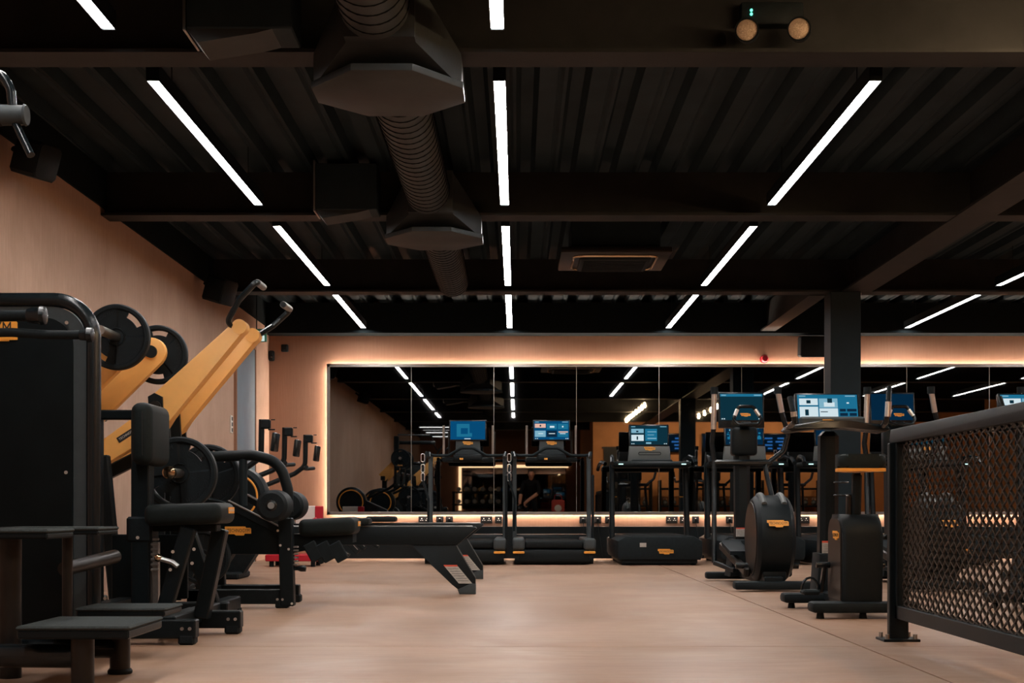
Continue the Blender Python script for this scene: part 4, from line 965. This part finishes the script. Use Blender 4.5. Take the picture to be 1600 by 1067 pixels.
MB().lathe([(.036, -.08), (.034, 0), (.038, .002), (.034, .01), (0, .01)], (X(38, 5), 5.0, Z(180, 5)), (1, 0, 0), 24).build('end_cap', 'grey_plastic', g0)
MB().tube([(X(24, 5), 5.0, Z(192, 5)), (X(56, 5), 4.95, Z(248, 5))], .014, 12).build('pull_bar', 'black_gloss', t)
MB().cyl((-2.5, 5.4, 2.0), (-2.5, 4.98, 2.0), .03).build('cross_arm', 'black', t)
# rubber topped steps
def step(x0, x1, y0, y1, z, th):
    s = MB().b2((x0, y0, z-th), (x1, y1, z-.012), .006).build('step_frame', 'black', t)
    MB().b2((x0-.004, y0-.004, z-.014), (x1+.004, y1+.004, z), .006).build('tread', 'step_rubber', s)
step(-2.12, -1.668, 5.05, 5.35, .545, .035)
step(-2.05, -1.655, 5.62, 5.90, .545, .03)
step(-1.725, -1.338, 4.90, 5.36, .213, .045)
step(-1.80, -1.437, 5.80, 6.10, .213, .035)
for (x, y, z0, z1, r, mt) in ((-1.853, 5.2, 0.0, .52, .040, 'warm_black'), (-1.815, 5.74, 0, .52, .021, 'warm_black'), (-1.518, 4.97, 0, .18, .040, 'warm_black'), (-1.488, 5.33, .0, .18, .038, 'warm_black')):
    MB().cyl((x, y, z0), (x, y, z1), r, seg=22).build('post', mt, t)
MB().lathe([(.040, 0), (.046, .004), (.046, .012), (.040, .02)], (-1.488, 5.33, 0), (0, 0, 1), 22).build('foot_ring', 'black_soft', t)
MB().cyl((-2.3, 5.06, .10), (-1.53, 5.0, .10), .042).build('floor_tube', 'black_gloss', t)
MB().cyl((-2.3, 5.3, .10), (-1.50, 5.33, .10), .042).build('floor_tube', 'black_gloss', t)
MB().cyl((-1.83, 5.75, .375), (-1.75, 6.19, .41), .03).build('link_tube', 'warm_black', t)
MB().cyl((-1.81, 5.74, .05), (-1.84, 6.2, .05), .03).build('link_tube', 'black', t)
MB().cyl((-1.66, 5.36, .10), (-1.66, 6.0, .10), .03).build('link_tube', 'black', t)
MB().cyl((-1.66, 5.95, .0), (-1.66, 5.95, .18), .03).build('post', 'black', t)

# ------------------------------------------------------------------ mesh barrier
bx, yb0, yb1 = 1.785, 3.3, 6.69
t = thing('mesh_barrier', 'black steel barrier panel with expanded diamond mesh and sloping-looking handrail', 'barrier', (bx, yb1, 0))
t['label'] = 'black steel barrier with expanded diamond mesh, bolted to the peach floor'
zb, ztp = .105, .985
for yy in (yb1, yb0):
    MB().b2((bx-.045, yy-.045, 0), (bx+.045, yy+.0, ztp-.06), .004).build('post', 'black', t)
    b = MB().b2((bx-.085, yy-.10, 0), (bx+.085, yy+.055, .012), .002).build('base_plate', 'black', t)
    for sx in (-.065, .065):
        for sy in (-.08, .035):
            MB().cyl((bx+sx, yy+sy, .012), (bx+sx, yy+sy, .035), .010, seg=6).build('anchor_bolt', 'brushed', b)
MB().prism([(yb0, ztp-.06), (yb1+.01, ztp-.06), (yb1+.02, ztp-.045), (yb1-.005, ztp+.005), (yb0, ztp+.005)], 'x', bx-.03, bx+.03, bev=.004).build('handrail', 'black', t)
MB().b2((bx-.02, yb0, zb), (bx+.02, yb1-.045, zb+.062), .003).build('bottom_rail', 'black', t)
for (a, b) in ((yb1-.075, yb1-.047), (yb0+.01, yb0+.045)):
    MB().b2((bx-.02, a, zb), (bx+.02, b, ztp-.06), .003).build('side_rail', 'black', t)
m = MB(); lw, sw = .078, .056; z0, z1 = zb+.06, ztp-.06; n = int((yb1-.075-yb0-.045)/(lw/2)); rows = int((z1-z0)/(sw/2))+1
hx, dz = .0042, .0085
for r in range(0, rows, 1):
    zc = z0 + r*sw/2
    pts = []
    for k in range(n+1):
        zz = zc + (sw/4 if (k+r) % 2 == 0 else -sw/4)
        pts.append((yb0+.045+k*lw/2, min(max(zz, z0), z1), .002 if (k % 2) else -.002))
    ring = []
    for (yy, zz, xo) in pts:
        ring.append([m.bm.verts.new((bx+xo-hx, yy, zz-dz/2)), m.bm.verts.new((bx+xo+hx, yy, zz-dz/2+.003)), m.bm.verts.new((bx+xo+hx, yy, zz+dz/2+.003)), m.bm.verts.new((bx+xo-hx, yy, zz+dz/2))])
    for A, B in zip(ring, ring[1:]):
        for k in range(4): m.bm.faces.new((A[k], A[(k+1) % 4], B[(k+1) % 4], B[k]))
o = m.build('expanded_mesh', 'warm_black', t); o['kind'] = 'stuff'; o['label'] = 'expanded steel diamond mesh infill'

# ------------------------------------------------------------------ hall behind the camera, seen in the mirror
# filament bulbs
def bulb(x, y, label):
    t = thing('pendant_bulb', label, 'pendant light', (x, y, 2.72), 'warm filament bulbs under the dark ceiling')
    MB().lathe([(0, -.05), (.014, -.044), (.023, -.02), (.021, .01), (.013, .04), (.012, .06)], (x, y, 2.70), (0, 0, 1), 14).build('bulb', 'bulb', t)
    MB().cyl((x, y, 2.755), (x, y, 2.82), .018, seg=10).build('lamp_holder', 'black', t)
    MB().tube([(x, y, 2.82), (x, y, DECK)], .004, 6).build('flex', 'black', t)
for k in range(8): bulb(2.58, 1.4+k*.69, 'warm filament bulb in the long row, %s from the orange wall' % ORD[k])
for k in range(4): bulb(4.1, 2.9+k*1.0, 'warm filament bulb in the short row, %s from the orange wall' % ORD[k])
# added fill lamps, hidden behind the rear beam, to brighten the orange wall's reflection
for k, xx in enumerate((2.7, 4.1, 5.5, 6.9, 8.3)):
    t = thing('added_fill_lamp', 'added unseen fill lamp aimed at the orange wall, %s from the dark door' % ORD[k], 'fill lamp', (xx, -1.0, 2.98), 'added fill lamps for the orange wall')
    c = Vector((xx, -1.0, 2.97)); a = Vector((0, -1.5, -1.0)).normalized()
    h = MB().lathe([(0, -.09), (.055, -.085), (.066, 0), (.066, .012), (.061, .012)], c, a, 20).build('lamp_head', 'black', t)
    MB().lathe([(.061, .004), (0, .004)], c, a, 20).build('lens', 'fill_glow', h)
    MB().cyl(c+Vector((0, .02, .05)), (xx, -.98, DECK), .012, seg=8).build('stem', 'black', t)
# television screens
for k, (x, lab) in enumerate(((4.15, 'blue timetable television beside the column reflection'), (5.35, 'blue timetable television in the middle of the orange wall'), (6.9, 'blue timetable television farthest along the orange wall'))):
    t = thing('television', lab, 'television', (x, -2.45, 2.3))
    Rb = frame((0, 1, 0)); cont = BG('s_dark') + [(a_, b_, a_+w_, b_+.09, 's_tv') for a_, b_, w_ in [(.06+.32*(i % 3), .12+.2*(i//3), rb.uniform(.1, .24)) for i in range(12)]]
    screen(t, (x, -2.40, 2.34), 1.0, .5, cont, Rb)
    MB().box((x, -2.47, 2.34), (.3, .06, .2)).build('wall_mount', 'black', t)
# rear mirror with glow and dumbbell rack
t = thing('rear_mirror', 'backlit mirror on the far wall behind the camera', 'mirror', (-.2, YF, 1))
MB().b2((-1.75, YF+.04, .6), (1.55, YF+.06, 1.90), .004).build('pane', 'mirror', t)
m = MB(); m.b2((-1.85, YF+.01, 1.90), (1.62, YF+.05, 1.99)); m.b2((-1.85, YF+.01, .55), (-1.76, YF+.05, 1.99)); m.build('light_border', 'rear_halo', t)
rk = thing('dumbbell_rack', 'three tier black dumbbell rack reflected behind the treadmill', 'rack', (-1.1, -9.0, 0))
rx0, rx1, ry = -2.0, -.15, -8.9
for zz in (.35, .70, 1.08): MB().b2((rx0, ry-.2, zz), (rx1, ry+.2, zz+.06), .01).build('shelf', 'black', rk)
for xx in (rx0+.05, rx1-.05): MB().b2((xx-.04, ry-.18, 0), (xx+.04, ry+.18, 1.12), .008).build('side_post', 'black', rk)
def dumbbell(x, z, k, mat, lab, grp):
    t = thing('dumbbell', lab, 'dumbbell', (x, ry, z), grp)
    MB().cyl((x, ry-.14, z+.07), (x, ry+.14, z+.07), .016, seg=10).build('handle', 'steel', t)
    for s in (-1, 1): MB().lathe([(0, -.055), (.055, -.055), (.068, -.04), (.068, .04), (.055, .055), (0, .055)], (x, ry+s*.12, z+.07), (0, 1, 0), 12).build('head', mat, t)
for r_, (zz, tn) in enumerate(((1.14, 'top'), (.76, 'middle'), (.41, 'bottom'))):
    for k in range(7): dumbbell(rx0+.2+k*.245, zz, k, 'dumbbell_grey', 'grey dumbbell on the %s rack shelf, %s from the wall' % (tn, ORD[k]), 'dumbbells on the reflected rack')
# benches and dark kit by the orange wall
for k, xx in enumerate((2.9, 4.3, 5.8, 7.3)):
    t = thing('storage_rack', 'dark equipment rack below the orange wall, %s from the door' % ORD[k], 'rack', (xx, -2.1, 0), 'racks below the orange wall')
    for zz in (.2, .65, 1.1): MB().b2((xx-.6, -2.35, zz), (xx+.6, -1.9, zz+.05), .008).build('shelf', 'black', t)
    for sx in (-.58, .58): MB().b2((xx+sx-.03, -2.35, 0), (xx+sx+.03, -1.9, 1.35), .006).build('side_post', 'black', t)
    for q in range(5):
        kb = thing('kettlebell', 'round grey kettlebell on the %s rack from the door, %s along' % (ORD[k], ORD[q]), 'kettlebell', (xx-.44+q*.22, -2.1, .70), 'kettlebells on the racks')
        bx_ = xx-.44+q*.22
        MB().lathe([(0, 0), (.045, .002), (.075, .05), (.07, .10), (.035, .135), (0, .14)], (bx_, -2.1, .70), (0, 0, 1), 14).build('ball', 'mid_grey', kb)
        MB().tube(fillet([(bx_-.03, -2.1, .82), (bx_-.05, -2.1, .89), (bx_+.05, -2.1, .89), (bx_+.03, -2.1, .82)], .03), .012, 8).build('handle', 'steel', kb)

# red bag on a low bench near the photographer
t = thing('red_bag', 'red gym bag with a round pale mark, reflected beside the photographer', 'bag', (1.05, -1.6, 0))
m = MB(); m.box((1.05, -1.6, .62), (.34, .2, .44), None, .05, 3); m.build('bag_body', 'cloth_red', t)
MB().lathe([(0, .0), (.09, 0), (.09, .006), (0, .006)], (1.05, -1.5, .62), (0, 1, 0), 20).build('round_mark', 'white', t)
MB().tube(fillet([(.95, -1.58, .84), (.97, -1.58, .97), (1.13, -1.58, .97), (1.15, -1.58, .84)], .05), .012, 8).build('handle', 'red_dark', t)
t = thing('low_bench', 'low black bench under the red bag', 'bench', (1.1, -1.6, 0))
MB().b2((.7, -1.85, .32), (1.6, -1.35, .40), .02, 2).build('seat', 'pad', t)
for xx in (.76, 1.54):
    for yy in (-1.8, -1.4): MB().b2((xx-.025, yy-.025, 0), (xx+.025, yy+.025, .33)).build('leg', 'black', t)

# photographer crouching over the low camera, seen only in the mirror
def skin_fig(name, joints, edges, mat, parent, root=0, sub=2):
    me = bpy.data.meshes.new(name); me.from_pydata([Vector(j[:3]) - parent.location for j in joints], edges, []); me.update()
    o = bpy.data.objects.new(name, me); COL.objects.link(o)
    md = o.modifiers.new('skin', 'SKIN'); md.use_smooth_shade = True
    if not me.skin_vertices:
        me.skin_vertices.new()
    for i, j in enumerate(joints):
        r = j[3]; me.skin_vertices[0].data[i].radius = (r, r); me.skin_vertices[0].data[i].use_root = (i == root)
    sb = o.modifiers.new('sub', 'SUBSURF'); sb.levels = sub; sb.render_levels = sub
    dg = bpy.context.evaluated_depsgraph_get(); dg.update()
    nm = bpy.data.meshes.new_from_object(o.evaluated_get(dg)); bpy.data.objects.remove(o)
    nm.materials.clear(); nm.materials.append(MATS[mat])
    for p_ in nm.polygons: p_.use_smooth = True
    o = bpy.data.objects.new(name, nm); COL.objects.link(o); o.parent = parent
    return o
ph = thing('person', 'person in dark clothes bending down with a low-held camera, reflected in the mirror', 'person', (.34, -.62, 0))
J = [(.34, -.70, .88, .125), (.34, -.58, 1.04, .13), (.34, -.46, 1.20, .15), (.34, -.38, 1.31, .10), (.345, -.33, 1.37, .055),   # pelvis .. neck
     (.25, -.70, .84, .095), (.23, -.55, .47, .062), (.24, -.66, .10, .043), (.24, -.52, .045, .04),
     (.43, -.70, .84, .095), (.46, -.52, .47, .062), (.47, -.64, .10, .043), (.47, -.50, .045, .04),
     (.17, -.40, 1.27, .062), (.10, -.34, 1.02, .048), (.07, -.235, .80, .036), (.065, -.19, .72, .03),
     (.51, -.40, 1.27, .062), (.56, -.33, 1.02, .048), (.30, -.22, .84, .036), (.16, -.175, .72, .03)]
E = [(0, 1), (1, 2), (2, 3), (3, 4), (0, 5), (5, 6), (6, 7), (7, 8), (0, 9), (9, 10), (10, 11), (11, 12), (2, 13), (13, 14), (14, 15), (15, 16), (2, 17), (17, 18), (18, 19), (19, 20)]
skin_fig('body', J, E, 'cloth_black', ph)
m = MB(); hc = Vector((.35, -.25, 1.46)); hR = Matrix.Rotation(-.5, 3, 'X')
m.lathe([(0, -.125), (.035, -.12), (.055, -.09), (.068, -.03), (.076, .03), (.072, .075), (.05, .105), (0, .118)], (0, 0, 0), (0, 0, 1), 20)
for v in m.bm.verts: v.co.y *= 1.22; v.co = hc + hR @ v.co
hd = m.build('head', 'skin', ph)
m = MB()
m.box(hc + hR @ Vector((0, .098, -.01)), (.022, .03, .04), hR, .008, 2)
for s in (-1, 1): m.box(hc + hR @ Vector((s*.076, -.005, .0)), (.014, .035, .055), hR, .006, 2)
m.build('nose_and_ears', 'skin', hd)
m = MB()
for s in (-1, 1): m.box(hc + hR @ Vector((s*.03, .088, .022)), (.022, .012, .010), hR, .004)
m.box(hc + hR @ Vector((0, .085, -.055)), (.045, .010, .010), hR, .004)
m.build('eyes_and_mouth', 'hair', hd)
m = MB(); m.lathe([(0, .126), (.055, .112), (.08, .078), (.082, .03), (.07, .0)], (0, 0, 0), (0, 0, 1), 20)
for v in m.bm.verts: v.co.y = v.co.y*1.22 - .018; v.co = hc + hR @ v.co
m.build('hair', 'hair', hd)
MB().tube([(.345, -.34, 1.35), (.35, -.28, 1.41)], .05, 14).build('neck', 'skin', ph)
for (sh, el, wr) in ((14, 15, 16), (18, 19, 20)):
    a, b, c = [Vector(J[i][:3]) for i in (sh, el, wr)]
    skin_fig('forearm', [(*a.lerp(b, .15), .051), (*b, .041), (*c, .033)], [(0, 1), (1, 2)], 'skin', ph)
    s = 1 if sh == 14 else -1
    palm = c + Vector((-.03*s, .015, -.04))
    js = [(*c, .026), (*palm, .03)]; es = [(0, 1)]
    for f in range(4):
        k = len(js); base = palm + Vector((-.012*s, .012-.018*f+.015, -.018)); L = (.9, 1.0, .95, .75)[f]
        js += [(*base, .0095), (*(base+Vector((-.028*s*L, .004, -.012))), .0085), (*(base+Vector((-.042*s*L, .004, .012))), .0075)]
        es += [(1, k), (k, k+1), (k+1, k+2)]
    k = len(js); js += [(*(palm+Vector((.0, .03, .012))), .011), (*(palm+Vector((-.022*s, .042, .026))), .009)]; es += [(1, k), (k, k+1)]
    skin_fig('hand', js, es, 'skin', ph)
for s in (7, 11):
    a = Vector(J[s][:3]); m = MB(); m.box(a + Vector((0, .07, -.06)), (.10, .27, .085), None, .035, 3); m.build('shoe', 'black_soft', ph)
t = thing('photo_camera', 'black stills camera held low in both hands of the reflected person', 'camera', (.02, -.12, .64))
MB().box((.06, -.135, .635), (.14, .06, .09), None, .012, 2).build('camera_body', 'black', t)
MB().box((.06, -.135, .69), (.05, .05, .035), None, .01).build('prism_hump', 'black', t)
MB().cyl((.06, -.105, .63), (.06, -.045, .63), .033, seg=20).build('camera_lens', 'black_gloss', t)
